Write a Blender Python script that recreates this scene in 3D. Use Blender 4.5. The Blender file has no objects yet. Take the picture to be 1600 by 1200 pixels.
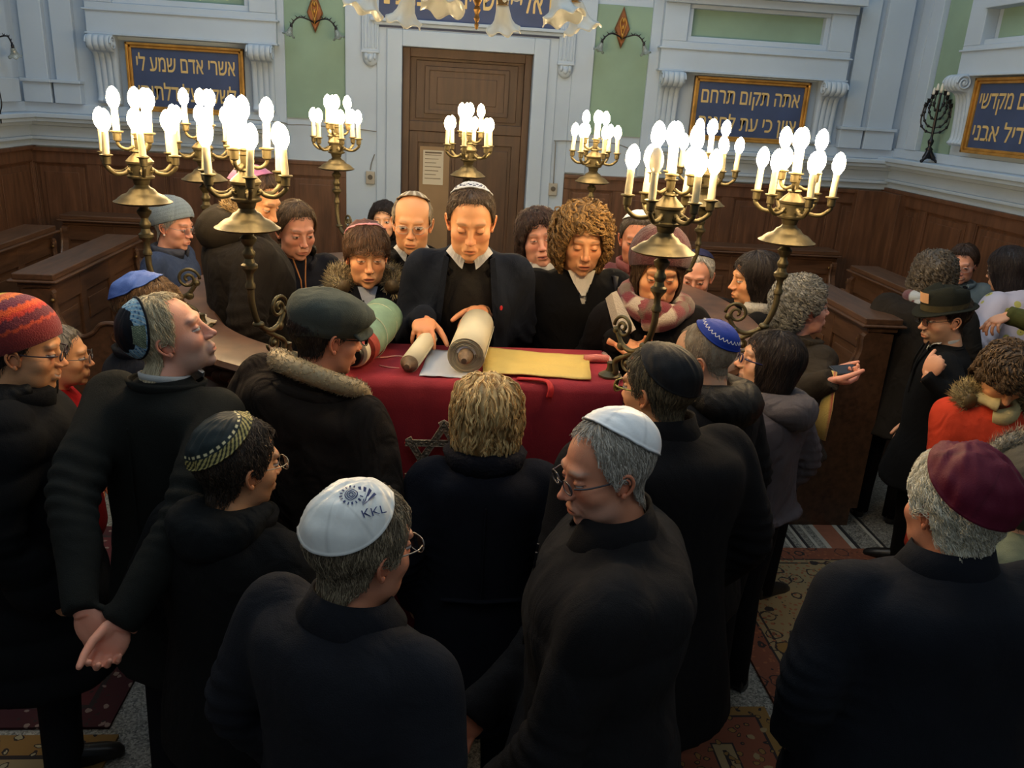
import bpy, math, random
import numpy as np
from mathutils import Vector, Matrix
sc = bpy.context.scene
C = sc.collection
PI = math.pi
rng = np.random.RandomState(7)
random.seed(7)

# ---------------------------------------------------------------- camera, world, lights, exposure
CAM_H = 2.35
FPX = 1300.0
def cam_rows():
    p, r, y = (math.radians(a) for a in (18.93, 3.45, 5.45))
    cy, sy, cp, sp, cr, sr = math.cos(y), math.sin(y), math.cos(p), math.sin(p), math.cos(r), math.sin(r)
    A = np.array([[1, 0, 0], [0, 0, -1], [0, 1, 0]]) @ np.array([[cy, -sy, 0], [sy, cy, 0], [0, 0, 1]])
    return np.array([[cr, -sr, 0], [sr, cr, 0], [0, 0, 1]]) @ np.array([[1, 0, 0], [0, cp, -sp], [0, sp, cp]]) @ A
MC = cam_rows()
cd = bpy.data.cameras.new('camera'); cam = bpy.data.objects.new('camera', cd); C.objects.link(cam)
cd.sensor_width = 36; cd.lens = FPX / 1600 * 36; cd.clip_start = .05
mw = Matrix.Identity(4)
for i in range(3):
    mw[i][0] = MC[0][i]; mw[i][1] = -MC[1][i]; mw[i][2] = -MC[2][i]
mw[2][3] = CAM_H
cam.matrix_world = mw
sc.camera = cam

w = bpy.data.worlds.new('world'); sc.world = w; w.use_nodes = True
w.node_tree.nodes['Background'].inputs[0].default_value = (.66, .82, 1, 1)
w.node_tree.nodes['Background'].inputs[1].default_value = .10

def area_light(name, loc, size, power, col, rot=(0, 0, 0)):
    l = bpy.data.lights.new(name, 'AREA'); l.shape = 'RECTANGLE'; l.size = size[0]; l.size_y = size[1]
    l.energy = power; l.color = col
    o = bpy.data.objects.new(name, l); o.location = loc; o.rotation_euler = rot; C.objects.link(o); return o
area_light('hall_light', (.2, 4.6, 6.0), (6, 4), 165, (.80, .92, 1), (math.radians(12), 0, 0))
area_light('gallery_light', (.1, -.8, 5.6), (5, 2), 38, (.80, .92, 1), (math.radians(30), 0, 0))

sc.view_settings.view_transform = 'Standard'; sc.view_settings.look = 'None'
sc.view_settings.gamma = 1; sc.view_settings.use_curve_mapping = False
sc.view_settings.exposure = 0.0

def ray(px, py):
    return MC.T @ np.array([(px - 800) / FPX, (py - 600) / FPX, 1])
def atd(px, py, depth):           # world point seen at a pixel, at a distance along the view axis
    return np.array([0, 0, CAM_H]) + ray(px, py) * depth

# ---------------------------------------------------------------- materials
MATS = {}
def mat(name, col=(.5, .5, .5), rough=.6, metal=0, bump=0, bscale=60, var=0, vscale=4, attr=False, emit=None, estr=0,
        sheen=0, sss=0, bstretch=(1, 1, 1), coat=0, trans=0, spec=.5, fold=0):
    if name in MATS: return MATS[name]
    m = bpy.data.materials.new(name); m.use_nodes = True; nt = m.node_tree; N = nt.nodes; L = nt.links
    b = N['Principled BSDF']
    b.inputs['Roughness'].default_value = rough; b.inputs['Metallic'].default_value = metal
    b.inputs['Specular IOR Level'].default_value = spec
    tc = N.new('ShaderNodeTexCoord')
    src = None
    if attr:
        a = N.new('ShaderNodeVertexColor'); a.layer_name = 'Col'; src = a.outputs[0]
    else:
        rgb = N.new('ShaderNodeRGB'); rgb.outputs[0].default_value = (*col, 1); src = rgb.outputs[0]
    if var:
        n = N.new('ShaderNodeTexNoise'); n.inputs['Scale'].default_value = vscale; n.inputs['Detail'].default_value = 5
        mp = N.new('ShaderNodeMapping'); mp.inputs['Scale'].default_value = bstretch
        L.new(tc.outputs['Object'], mp.inputs[0]); L.new(mp.outputs[0], n.inputs['Vector'])
        r = N.new('ShaderNodeMapRange'); r.inputs[1].default_value = .3; r.inputs[2].default_value = .7
        r.inputs[3].default_value = 1 - var; r.inputs[4].default_value = 1 + var
        L.new(n.outputs[0], r.inputs[0])
        mx = N.new('ShaderNodeMix'); mx.data_type = 'RGBA'; mx.blend_type = 'MULTIPLY'; mx.inputs[0].default_value = 1
        L.new(src, mx.inputs[6]); L.new(r.outputs[0], mx.inputs[7]); src = mx.outputs[2]
    L.new(src, b.inputs['Base Color'])
    last = None
    if bump:
        n = N.new('ShaderNodeTexNoise'); n.inputs['Scale'].default_value = bscale; n.inputs['Detail'].default_value = 4
        mp = N.new('ShaderNodeMapping'); mp.inputs['Scale'].default_value = bstretch
        L.new(tc.outputs['Object'], mp.inputs[0]); L.new(mp.outputs[0], n.inputs['Vector'])
        bp = N.new('ShaderNodeBump'); bp.inputs['Strength'].default_value = bump; bp.inputs['Distance'].default_value = .01
        L.new(n.outputs[0], bp.inputs['Height']); last = bp
        L.new(bp.outputs[0], b.inputs['Normal'])
    if fold:
        n = N.new('ShaderNodeTexNoise'); n.inputs['Scale'].default_value = 7; n.inputs['Detail'].default_value = 2
        n.inputs['Distortion'].default_value = 1.2
        mp = N.new('ShaderNodeMapping'); mp.inputs['Scale'].default_value = (1.3, 1.3, .8)
        L.new(tc.outputs['Object'], mp.inputs[0]); L.new(mp.outputs[0], n.inputs['Vector'])
        bp = N.new('ShaderNodeBump'); bp.inputs['Strength'].default_value = fold; bp.inputs['Distance'].default_value = .05
        L.new(n.outputs[0], bp.inputs['Height'])
        if last: L.new(last.outputs[0], bp.inputs['Normal'])
        L.new(bp.outputs[0], b.inputs['Normal'])
    if sheen:
        b.inputs['Sheen Weight'].default_value = sheen; b.inputs['Sheen Roughness'].default_value = .5
        if not attr: b.inputs['Sheen Tint'].default_value = (*[min(1, c * 3 + .1) for c in col], 1)
    if sss:
        b.inputs['Subsurface Weight'].default_value = sss
        b.inputs['Subsurface Radius'].default_value = (1, .35, .2); b.inputs['Subsurface Scale'].default_value = .006
    if coat: b.inputs['Coat Weight'].default_value = coat; b.inputs['Coat Roughness'].default_value = .25
    if trans: b.inputs['Transmission Weight'].default_value = trans
    if emit:
        b.inputs['Emission Color'].default_value = (*emit, 1); b.inputs['Emission Strength'].default_value = estr
    MATS[name] = m; return m
def s2l(r, g, b):
    f = lambda c: (c / 255 / 12.92) if c <= 10 else (((c / 255) + .055) / 1.055) ** 2.4
    return (f(r), f(g), f(b))
def cloth(name, col, rough=.92, fold=.35, bump=.25, bscale=350, sheen=0, spec=.2):
    lum = sum(col) / 3; col = tuple(c * (.42 if lum < .06 else (.7 if lum < .15 else .85)) for c in col)
    return mat(name, col, rough, bump=bump, bscale=bscale, var=.12, vscale=9, sheen=sheen, fold=fold, spec=spec)

M_WALL = mat('wall_paint', s2l(164, 182, 200), .7, var=.05, vscale=2, bump=.03, bscale=30)
M_GREEN = mat('green_paint', s2l(122, 150, 134), .8, var=.12, vscale=2.2)
M_WOOD = mat('dark_wood', s2l(88, 59, 41), .42, var=.35, vscale=9, bump=.06, bscale=40, bstretch=(3, 3, .35), coat=.15)
M_WOOD2 = mat('pew_wood', s2l(80, 55, 38), .4, var=.35, vscale=10, bump=.06, bscale=40, bstretch=(3, .35, 3), coat=.15)
M_WOODX = mat('rail_wood', s2l(88, 60, 42), .5, var=.35, vscale=10, bump=.06, bscale=30, bstretch=(1, 1, 3), coat=.2)
M_DOOR = mat('door_wood', s2l(68, 47, 33), .5, var=.3, vscale=7, bump=.05, bscale=40, bstretch=(4, 4, .4))
M_BRASS = mat('aged_brass', s2l(92, 84, 60), .48, .7, var=.35, vscale=14, bump=.05, bscale=40)
M_BRASSD = mat('dark_brass', s2l(120, 92, 52), .4, .8, var=.4, vscale=20, bump=.2, bscale=90)
M_GOLD = mat('gilt_frame', s2l(176, 132, 62), .45, .5, var=.25, vscale=12)
M_BLUE = mat('sign_blue', s2l(52, 68, 104), .6, var=.15, vscale=5)
M_LETTER = mat('gold_letter', s2l(205, 180, 120), .5, .15)
M_CANDLE = mat('candle_sleeve', s2l(232, 220, 178), .55, var=.15, vscale=30, bump=.15, bscale=60)
M_BULB = mat('lit_bulb', (1, .9, .7), .3, emit=(1, .69, .35), estr=108)
M_BULBOFF = mat('unlit_bulb', (.9, .88, .8), .15, trans=.4)
M_GLASS = mat('frosted_glass', s2l(172, 180, 180), .35, var=.06, vscale=15, trans=.15, bump=.1, bscale=50)
M_VELVET = mat('burgundy_velvet', s2l(138, 20, 34), .85, var=.12, vscale=5, sheen=.6, bump=.15, bscale=250, fold=.06)
M_SILVER = mat('silver_thread', s2l(150, 138, 118), .45, .5, var=.4, vscale=60, bump=.6, bscale=160)
M_PARCH = mat('parchment', s2l(216, 204, 170), .7, var=.06, vscale=8, bump=.05, bscale=40)
M_PARCHY = mat('gold_cloth', s2l(212, 182, 96), .6, var=.05, vscale=8, bump=.15, bscale=120, fold=.1)
M_DARKMETAL = mat('dark_metal', (.03, .03, .035), .35, .8)
M_STEEL = mat('steel', (.7, .7, .72), .25, 1)
M_BLACK = mat('black_gloss', (.015, .014, .013), .3)
M_SHOE = mat('shoe_leather', (.02, .018, .016), .35)
M_SKIN = mat('skin', rough=.5, attr=True, sss=.12, bump=.05, bscale=220, spec=.4)
M_HAIR = mat('hair', rough=.5, attr=True, spec=.4, bump=.5, bscale=90, bstretch=(1, 1, .25))
M_KIP = mat('kippah_cloth', rough=.6, attr=True, bump=.12, bscale=300, spec=.2)
M_KNIT = mat('knit', rough=.95, attr=True, bump=.6, bscale=220, sheen=.2)
M_SATIN = mat('satin', rough=.4, attr=True, bump=.15, bscale=25, spec=.6)

# ---------------------------------------------------------------- mesh helpers
def tag(o, label=None, cat=None, group=None, kind=None):
    if label: o['label'] = label
    if cat: o['category'] = cat
    if group: o['group'] = group
    if kind: o['kind'] = kind
    return o
def empty(name, loc=(0, 0, 0), rz=0, label=None, cat=None, group=None, kind=None):
    o = bpy.data.objects.new(name, None); C.objects.link(o); o.location = loc; o.rotation_euler = (0, 0, rz)
    o.empty_display_size = .1
    return tag(o, label, cat, group, kind)
def copy_tree(o, parent=None):
    c = o.copy(); C.objects.link(c)
    if parent: c.parent = parent
    for ch in list(o.children): copy_tree(ch, c)
    return c
class MB:
    def __init__(s): s.v = []; s.f = []; s.n = 0; s.c = []; s.m = []
    def add(s, V, F, col=None, mi=0):
        V = np.asarray(V, float).reshape(-1, 3)
        s.v.append(V); s.f += [tuple(i + s.n for i in f) for f in F]; s.m += [mi] * len(F)
        if col is None: cc = np.ones((len(V), 3)) * .5
        else:
            cc = np.asarray(col, float)
            if cc.ndim == 1: cc = np.tile(cc, (len(V), 1))
        s.c.append(cc); s.n += len(V); return s
    def box(s, c, d, R=None, col=None, mi=0, taper=1.0):
        x, y, z = (a / 2 for a in d)
        V = np.array([[-x, -y, -z], [x, -y, -z], [x, y, -z], [-x, y, -z], [-x * taper, -y * taper, z], [x * taper, -y * taper, z], [x * taper, y * taper, z], [-x * taper, y * taper, z]])
        if R is not None: V = V @ np.asarray(R).T
        return s.add(V + np.array(c), [(0, 3, 2, 1), (4, 5, 6, 7), (0, 1, 5, 4), (1, 2, 6, 5), (2, 3, 7, 6), (3, 0, 4, 7)], col, mi)
    def bb(s, x0, x1, y0, y1, z0, z1, **k):
        j = rng.uniform(-.00035, .00035, 6); x0 += j[0]; x1 += j[1]; y0 += j[2]; y1 += j[3]; z0 += j[4]; z1 += j[5]
        return s.box(((x0 + x1) / 2, (y0 + y1) / 2, (z0 + z1) / 2), (x1 - x0, y1 - y0, z1 - z0), **k)
    def loft(s, rings, closed=True, cap=True, col=None, mi=0):
        rings = np.asarray(rings, float); k, n = rings.shape[:2]
        F = []
        for i in range(k - 1):
            for j in range(n if closed else n - 1):
                a, b = i * n + j, i * n + (j + 1) % n
                F.append((a, b, b + n, a + n))
        if cap and closed: F.append(tuple(range(n))[::-1]); F.append(tuple((k - 1) * n + j for j in range(n)))
        return s.add(rings.reshape(-1, 3), F, col, mi)
    def tube(s, P, r, n=10, cap=True, col=None, mi=0, flat=1.0):
        P = np.asarray(P, float); k = len(P)
        r = np.ones(k) * r if np.isscalar(r) else np.asarray(r, float)
        T = np.gradient(P, axis=0); T /= np.linalg.norm(T, axis=1)[:, None] + 1e-9
        up = np.array([0, 0, 1.]) if abs(T[0][2]) < .9 else np.array([0, 1., 0])
        rings = []
        for i in range(k):
            x = np.cross(T[i], up); x /= np.linalg.norm(x) + 1e-9; y = np.cross(x, T[i])
            up = y
            a = np.arange(n) * 2 * PI / n
            rings.append(P[i] + r[i] * (np.cos(a)[:, None] * x + flat * np.sin(a)[:, None] * y))
        return s.loft(rings, cap=cap, col=col, mi=mi)
    def ell(s, c, r, R=None, n=16, m=10, col=None, mi=0):
        el = np.linspace(-PI / 2, PI / 2, m + 1)[1:-1]; a = np.arange(n) * 2 * PI / n
        V = [np.array([0, 0, -1.])] + [np.array([math.cos(e) * math.cos(t), math.cos(e) * math.sin(t), math.sin(e)]) for e in el for t in a] + [np.array([0, 0, 1.])]
        V = np.array(V) * (np.ones(3) * r)
        if R is not None: V = V @ np.asarray(R).T
        F = [(0, 1 + (j + 1) % n, 1 + j) for j in range(n)]
        for i in range(len(el) - 1):
            for j in range(n):
                x, y = 1 + i * n + j, 1 + i * n + (j + 1) % n
                F.append((x, y, y + n, x + n))
        b = 1 + (len(el) - 1) * n; t = len(V) - 1
        F += [(b + j, b + (j + 1) % n, t) for j in range(n)]
        return s.add(V + np.array(c), F, col, mi)
    def lathe(s, prof, n=32, c=(0, 0, 0), col=None, mi=0, R=None):
        a = np.arange(n) * 2 * PI / n
        rings = np.array([[(r * math.cos(t), r * math.sin(t), z) for t in a] for r, z in prof])
        if R is not None: rings = rings @ np.asarray(R).T
        return s.loft(rings + np.array(c), col=col, mi=mi)
    def mesh(s, name, mats):
        me = bpy.data.meshes.new(name)
        V = np.concatenate(s.v) if s.v else np.zeros((0, 3))
        me.from_pydata(V.tolist(), [], s.f)
        mats = mats if isinstance(mats, (list, tuple)) else [mats]
        for m in mats: me.materials.append(m)
        if len(mats) > 1: me.polygons.foreach_set('material_index', s.m)
        ca = me.color_attributes.new('Col', 'FLOAT_COLOR', 'POINT')
        cc = np.ones((len(V), 4)); cc[:, :3] = np.concatenate(s.c)
        ca.data.foreach_set('color', cc.ravel())
        return me
    def obj(s, name, mats, parent=None, smooth=False, loc=None, bevel=0, kind=None, angle=None):
        me = s.mesh(name, mats)
        o = bpy.data.objects.new(name, me); C.objects.link(o)
        if smooth: me.polygons.foreach_set('use_smooth', [True] * len(me.polygons))
        if angle: me.polygons.foreach_set('use_smooth', [True] * len(me.polygons)); me.set_sharp_from_angle(angle=math.radians(angle))
        if parent: o.parent = parent
        if loc: o.location = loc
        if bevel:
            b = o.modifiers.new('bevel', 'BEVEL'); b.width = bevel; b.segments = 2; b.limit_method = 'ANGLE'
        if kind: o['kind'] = kind
        return o
def evaluated(o):
    dg = bpy.context.evaluated_depsgraph_get(); dg.update()
    return bpy.data.meshes.new_from_object(o.evaluated_get(dg))
def remeshed(mb, voxel, smooth=4, fac=.5):
    """union of closed shapes as one surface -> (verts, faces)"""
    me = mb.mesh('tmp', M_WALL); o = bpy.data.objects.new('tmp', me); C.objects.link(o)
    r = o.modifiers.new('r', 'REMESH'); r.mode = 'VOXEL'; r.voxel_size = voxel
    if smooth:
        q = o.modifiers.new('s', 'SMOOTH'); q.factor = fac; q.iterations = smooth
    e = evaluated(o)
    V = np.empty(len(e.vertices) * 3); e.vertices.foreach_get('co', V); V = V.reshape(-1, 3)
    F = [tuple(p.vertices) for p in e.polygons]
    bpy.data.objects.remove(o); bpy.data.meshes.remove(e); bpy.data.meshes.remove(me)
    return V, F
def vnormals(V, F):
    F4 = np.array([f if len(f) == 4 else (f[0], f[1], f[2], f[2]) for f in F])
    n = np.cross(V[F4[:, 2]] - V[F4[:, 0]], V[F4[:, 3]] - V[F4[:, 1]])
    N = np.zeros_like(V)
    for i in range(4): np.add.at(N, F4[:, i], n)
    return N / (np.linalg.norm(N, axis=1)[:, None] + 1e-12)
def rotx(a): c, s = math.cos(a), math.sin(a); return np.array([[1, 0, 0], [0, c, -s], [0, s, c]])
def roty(a): c, s = math.cos(a), math.sin(a); return np.array([[c, 0, s], [0, 1, 0], [-s, 0, c]])
def rotz(a): c, s = math.cos(a), math.sin(a); return np.array([[c, -s, 0], [s, c, 0], [0, 0, 1]])
def unit(v): v = np.asarray(v, float); return v / (np.linalg.norm(v) + 1e-12)
def bez(P, n=16):
    P = np.asarray(P, float); t = np.linspace(0, 1, n)[:, None]
    if len(P) == 3: return (1 - t) ** 2 * P[0] + 2 * t * (1 - t) * P[1] + t * t * P[2]
    if len(P) == 4: return (1 - t) ** 3 * P[0] + 3 * t * (1 - t) ** 2 * P[1] + 3 * t * t * (1 - t) * P[2] + t ** 3 * P[3]
def spline(P, n=8):       # catmull-rom through the points
    P = np.asarray(P, float); Q = np.vstack([2 * P[0] - P[1], P, 2 * P[-1] - P[-2]]); out = []
    for i in range(1, len(Q) - 2):
        for t in np.linspace(0, 1, n, endpoint=False):
            a, b, c, d = Q[i - 1], Q[i], Q[i + 1], Q[i + 2]
            out.append(.5 * (2 * b + (c - a) * t + (2 * a - 5 * b + 4 * c - d) * t * t + (3 * b - a - 3 * c + d) * t ** 3))
    out.append(P[-1]); return np.array(out)
_WK = [(rng.normal(size=3), rng.uniform(0, 6.28)) for _ in range(40)]
def wnoise(P, f, seed=0):
    """cheap smooth noise in about -1..1"""
    o = np.zeros(len(P)); r = np.random.RandomState(seed)
    for i in range(6):
        k = r.normal(size=3); k = k / np.linalg.norm(k) * f * r.uniform(.6, 1.6)
        k2 = r.normal(size=3); k2 = k2 / np.linalg.norm(k2) * f * .5
        o += np.sin(P @ k + r.uniform(0, 6.28) + 1.3 * np.sin(P @ k2 + r.uniform(0, 6.28)))
    return o / 3.2
# ---------------------------------------------------------------- the room
YW = 7.2; XR = 3.9; XL = -3.32
def struct(name, mb, m, parent=None, **k): return mb.obj(name, m, parent, kind='structure', **k)
def floor_material():
    m = bpy.data.materials.new('terrazzo'); m.use_nodes = True; N = m.node_tree.nodes; L = m.node_tree.links; b = N['Principled BSDF']
    tc = N.new('ShaderNodeTexCoord'); v = N.new('ShaderNodeTexVoronoi'); v.inputs['Scale'].default_value = 140
    L.new(tc.outputs['Object'], v.inputs['Vector'])
    r = N.new('ShaderNodeValToRGB'); r.color_ramp.elements[0].color = (*s2l(70, 68, 62), 1); r.color_ramp.elements[1].color = (*s2l(165, 160, 148), 1)
    sp = N.new('ShaderNodeSeparateColor'); L.new(v.outputs['Color'], sp.inputs[0]); L.new(sp.outputs[0], r.inputs[0])
    L.new(r.outputs[0], b.inputs['Base Color']); b.inputs['Roughness'].default_value = .35
    return m
struct('floor', MB().bb(XL - .2, XR + .2, -1.5, YW + .2, -.1, 0), floor_material())
fb = MB()
XB = XR
M_FRED = mat('floor_red_strip', s2l(150, 96, 74), .35, var=.1, vscale=30)
M_FWHT = mat('floor_pale_strip', s2l(176, 170, 156), .35, var=.1, vscale=30)
M_FBLK = mat('floor_dark_strip', s2l(52, 50, 50), .35, var=.1, vscale=30)
def strips(xs, m, n):
    q = MB()
    for a, b2 in xs: q.bb(a, b2, 3.6, 6.4, .0, .002)
    struct(n, q, m)
strips([(2.30, 2.42)], M_FRED, 'floor_red_band')
strips([(2.27, 2.30), (2.42, 2.45), (2.05, 2.07), (2.13, 2.15), (2.21, 2.23), (2.60, 2.62)], M_FWHT, 'floor_pale_band')
strips([(2.45, 2.475), (2.07, 2.09), (2.15, 2.17), (2.62, 2.64)], M_FBLK, 'floor_dark_band')

# walls
struct('wall_back', MB().bb(XL - .2, -.35, YW, YW + .2, 0, 4.6).bb(.70, XR + .2, YW, YW + .2, 0, 4.6).bb(-.35, .70, YW, YW + .2, 2.69, 4.6), M_WALL)
struct('wall_right', MB().bb(XR, XR + .2, -1.5, YW, 0, 4.6), M_WALL)
struct('wall_left', MB().bb(XL - .2, XL, -1.5, YW, 0, 4.6), M_WALL)

def wainscot(name, x0, x1, flip=False, axis='x', at=YW, sgn=-1, n=4, z1=1.77):
    """panelled dadoes: stiles, rails and raised fields"""
    q = MB()
    def bb(a0, a1, d0, d1, z0, zz):
        lo, hi = sorted((at + sgn * d0, at + sgn * d1))
        if axis == 'x': q.bb(a0, a1, lo, hi, z0, zz)
        else: q.bb(lo, hi, a0, a1, z0, zz)
    bb(x0, x1, -.02, .02, 0, z1)
    bb(x0, x1, .02, .045, z1 - .12, z1); bb(x0, x1, .045, .065, z1 - .03, z1); bb(x0, x1, .02, .05, 0, .16)
    bb(x0, x1, .02, .04, .55, .66)
    W = (x1 - x0) / n
    for i in range(n + 1):
        c = x0 + W * i; bb(max(x0, c - .05), min(x1, c + .05), .02, .04, .16, z1 - .12)
    for i in range(n):
        a, b = x0 + W * i + .05, x0 + W * (i + 1) - .05
        for z0, zz in ((.16, .55), (.66, z1 - .12)):
            bb(a + .03, b - .03, .02, .028, z0 + .03, zz - .03); bb(a + .07, b - .07, .028, .036, z0 + .07, zz - .07)
            for u, v2 in ((a, a + .012), (b - .012, b)): bb(u, v2, .02, .034, z0, zz)
            bb(a, b, .02, .034, z0, z0 + .012); bb(a, b, .02, .034, zz - .012, zz)
    return struct(name, q, M_WOOD, bevel=.003)
wainscot('trim_wainscot_back_left', XL, -.80, n=5)
wainscot('trim_wainscot_back_right', 1.02, XR, n=6)
wainscot('trim_wainscot_right', -1.5, YW, axis='y', at=XR, n=13, z1=1.80)
wainscot('trim_wainscot_left', -1.5, YW, axis='y', at=XL, sgn=1, n=13, z1=1.78)
# projecting wooden corner piers
struct('trim_pier_right', MB().bb(XR - .32, XR - .02, YW - .10, YW - .02, 0, 1.77).bb(XR - .10, XR - .02, YW - .4, YW - .10, 0, 1.77), M_WOOD, bevel=.004)
# white ledge above the wood (profiled)
def ledge(q, x0, x1, axis, at, sgn, z=1.78):
    for d, a, b in ((.05, 0, .05), (.08, .05, .075), (.06, .075, .16), (.10, .16, .19), (.15, .19, .22), (.17, .22, .255), (.04, .255, .33)):
        lo, hi = sorted((at, at + sgn * d))
        if axis == 'x': q.bb(x0, x1, lo, hi, z + a, z + b)
        else: q.bb(lo, hi, x0, x1, z + a, z + b)
q = MB(); ledge(q, XL, -1.32, 'x', YW, -1); ledge(q, 1.70, XR, 'x', YW, -1)
struct('trim_ledge_back', q, M_WALL, bevel=.006)
q = MB(); ledge(q, -1.5, YW, 'y', XR, -1, 1.80); struct('trim_ledge_right', q, M_WALL, bevel=.006)
q = MB(); ledge(q, -1.5, YW, 'y', XL, 1, 1.78); struct('trim_ledge_left', q, M_WALL, bevel=.006)

# white mouldings of the back wall
q = MB()
def wb(x0, x1, z0, z1, d, d0=0): q.bb(x0, x1, YW - d, YW - d0, z0, z1)
# flat pilaster strips beside green fields
for x0, x1 in ((-1.42, -1.27), (-.80, -.44), (.83, 1.02), (1.02, 1.19), (1.64, 1.78)): wb(x0, x1, 1.78 if x1 < -1 or x0 > 1.01 else 0, 4.6, .035)
# door surround: stepped architrave
for d, a in ((.05, .20), (.075, .12), (.06, .04)):
    wb(-.35 - a, -.35, 0, 2.69 + a, d); wb(.70, .70 + a, 0, 2.69 + a, d); wb(-.35, .70, 2.69, 2.69 + a, d)
wb(-.60, .95, 2.86, 2.885, .10); wb(-.57, .92, 2.835, 2.86, .08)
# bays holding the texts
for (a, b) in ((-2.74, -1.32), (1.72, 3.30)):
    wb(a, b, 2.64, 2.86, .10); wb(a - .02, b + .02, 2.80, 2.815, .115); wb(a - .01, b + .01, 2.63, 2.645, .12)
    wb(a, a + .20, 2.86, 3.14, .10); wb(b - .20, b, 2.86, 3.14, .10)
    wb(a, b, 3.14, 3.20, .13); wb(a - .03, b + .03, 3.20, 3.26, .20)
    wb(a + .20, b - .20, 2.86, 2.905, .07); wb(a + .20, b - .20, 3.11, 3.14, .07)
    wb(a + .2, a + .24, 2.9, 3.11, .07); wb(b - .24, b - .2, 2.9, 3.11, .07)
# corner pilasters
for x0, x1 in ((3.36, 3.52), (3.58, 3.80), (-3.25, -3.08), (-3.02, -2.86)):
    wb(x0, x1, 2.11, 4.6, .05); wb(x0 - .02, x1 + .02, 2.11, 2.26, .075); wb(x0 - .03, x1 + .03, 2.26, 2.285, .095)
struct('trim_mouldings_back', q, M_WALL, bevel=.005)
q = MB()
for x0, x1, z0, z1 in ((-1.27, -.80, 2.10, 3.9), (1.19, 1.64, 2.10, 3.10), (-2.50, -1.56, 2.905, 3.11), (1.96, 3.06, 2.905, 3.11)): q.bb(x0, x1, YW - .012, YW, z0, z1)
struct('wall_green_fields', q, M_GREEN)
# right wall mouldings and green field
q = MB()
def wr(y0, y1, z0, z1, d): q.bb(XR - d, XR, y0, y1, z0, z1)
wr(6.82, 6.98, 2.13, 4.6, .05); wr(7.02, 7.16, 2.13, 4.6, .03)
wr(4.9, 6.36, 2.70, 2.90, .10); wr(4.9, 6.38, 2.86, 2.875, .115); wr(4.9, 6.37, 2.69, 2.705, .12)
wr(6.16, 6.36, 2.90, 4.6, .10); wr(4.9, 6.16, 2.90, 2.94, .07); wr(4.9, 6.16, 3.14, 3.2, .12)
struct('trim_mouldings_right', q, M_WALL, bevel=.005)
struct('wall_green_field_right', MB().bb(XR - .012, XR, 6.40, 6.80, 2.13, 4.2).bb(XR - .012, XR, 5.0, 6.1, 2.94, 3.14), M_GREEN)
# left wall mouldings
q = MB()
for y0, y1 in ((6.6, 7.0), (5.9, 6.3)): q.bb(XL, XL + .05, y0, y1, 2.11, 4.6); q.bb(XL, XL + .08, y0 - .02, y1 + .02, 2.11, 2.28)
struct('trim_mouldings_left', q, M_WALL, bevel=.005)

# scroll corbels (console brackets) of the bays
def corbel_mesh():
    q = MB(); w = .088
    pr = []                                  # side outline: d (out of wall), z
    P = [(.02, .50), (.15, .50), (.19, .47), (.19, .42), (.155, .385), (.11, .375), (.075, .33), (.06, .2), (.055, .06), (.075, .02), (.05, 0), (0, 0), (0, .5)]
    S = spline([(a, b) + (0,) for a, b in P[:11]], 4)[:, :2].tolist() + [list(P[11])]
    nx = 29
    rings = []
    for i in range(nx):
        x = -w + 2 * w * i / (nx - 1)
        g = .012 * abs(math.sin((x + w) / (2 * w) * PI * 4)) ** .6
        e = .88 if abs(x) > w * .96 else 1
        rings.append([(x, -max(0, (d - .012 + g)) * e if d > .01 else 0, z) for d, z in S])
    q.loft(rings)
    for sx in (-1, 1):
        t = np.linspace(0, 4.2 * PI, 44); r = .055 * (1 - t / (4.6 * PI))
        q.tube(np.stack([np.full(44, sx * (w + .004)), -.135 - r * np.cos(t), .44 + r * np.sin(t)], 1), .0075, 8)
        q.ell((sx * (w + .003), -.135, .44), (.008, .016, .016), n=10, m=6)
    return q
cm = None
def corbel(loc, rz=0):
    global cm
    if cm is None: cm = corbel_mesh().mesh('trim_corbel', M_WALL); cm.polygons.foreach_set('use_smooth', [True] * len(cm.polygons)); cm.set_sharp_from_angle(angle=.9)
    o = bpy.data.objects.new('trim_corbel', cm); C.objects.link(o); o.location = loc; o.rotation_euler = (0, 0, rz); o['kind'] = 'structure'
for x in (-2.63, -1.44, 1.83, 3.19): corbel((x, YW - .01, 2.13))
corbel((XR - .01, 6.26, 2.20), -PI / 2)
# two slim fluted brackets beside the door
for x in (-.60, .96):
    q = MB(); q.bb(x - .065, x + .065, YW - .07, YW - .03, 2.64, 3.6)
    for k in range(4): q.tube([(x - .042 + k * .028, YW - .07, 2.66), (x - .042 + k * .028, YW - .07, 3.6)], .010, 8)
    q.bb(x - .07, x + .07, YW - .085, YW - .03, 2.625, 2.645)
    q.ell((x, YW - .045, 2.60), (.062, .035, .075), n=20, m=10); q.ell((x, YW - .075, 2.585), (.02, .02, .03)); 
    for s_ in (-1, 1): q.ell((x + s_ * .035, YW - .07, 2.60), (.016, .02, .028), n=10, m=6)
    struct('trim_bracket', q, M_WALL, smooth=False, bevel=.004)

# the double door
dr = empty('door_1', (0, 0, 0), kind='structure')
q = MB(); q.bb(-.35, .70, YW + .10, YW + .14, 0, 2.69)
for a, b in ((-.35, -.29), (.64, .70)): q.bb(a, b, YW + .03, YW + .10, 0, 2.69)
q.bb(-.29, .64, YW + .03, YW + .10, 2.62, 2.69); q.bb(-.29, .64, YW + .04, YW + .10, 2.05, 2.13)
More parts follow.
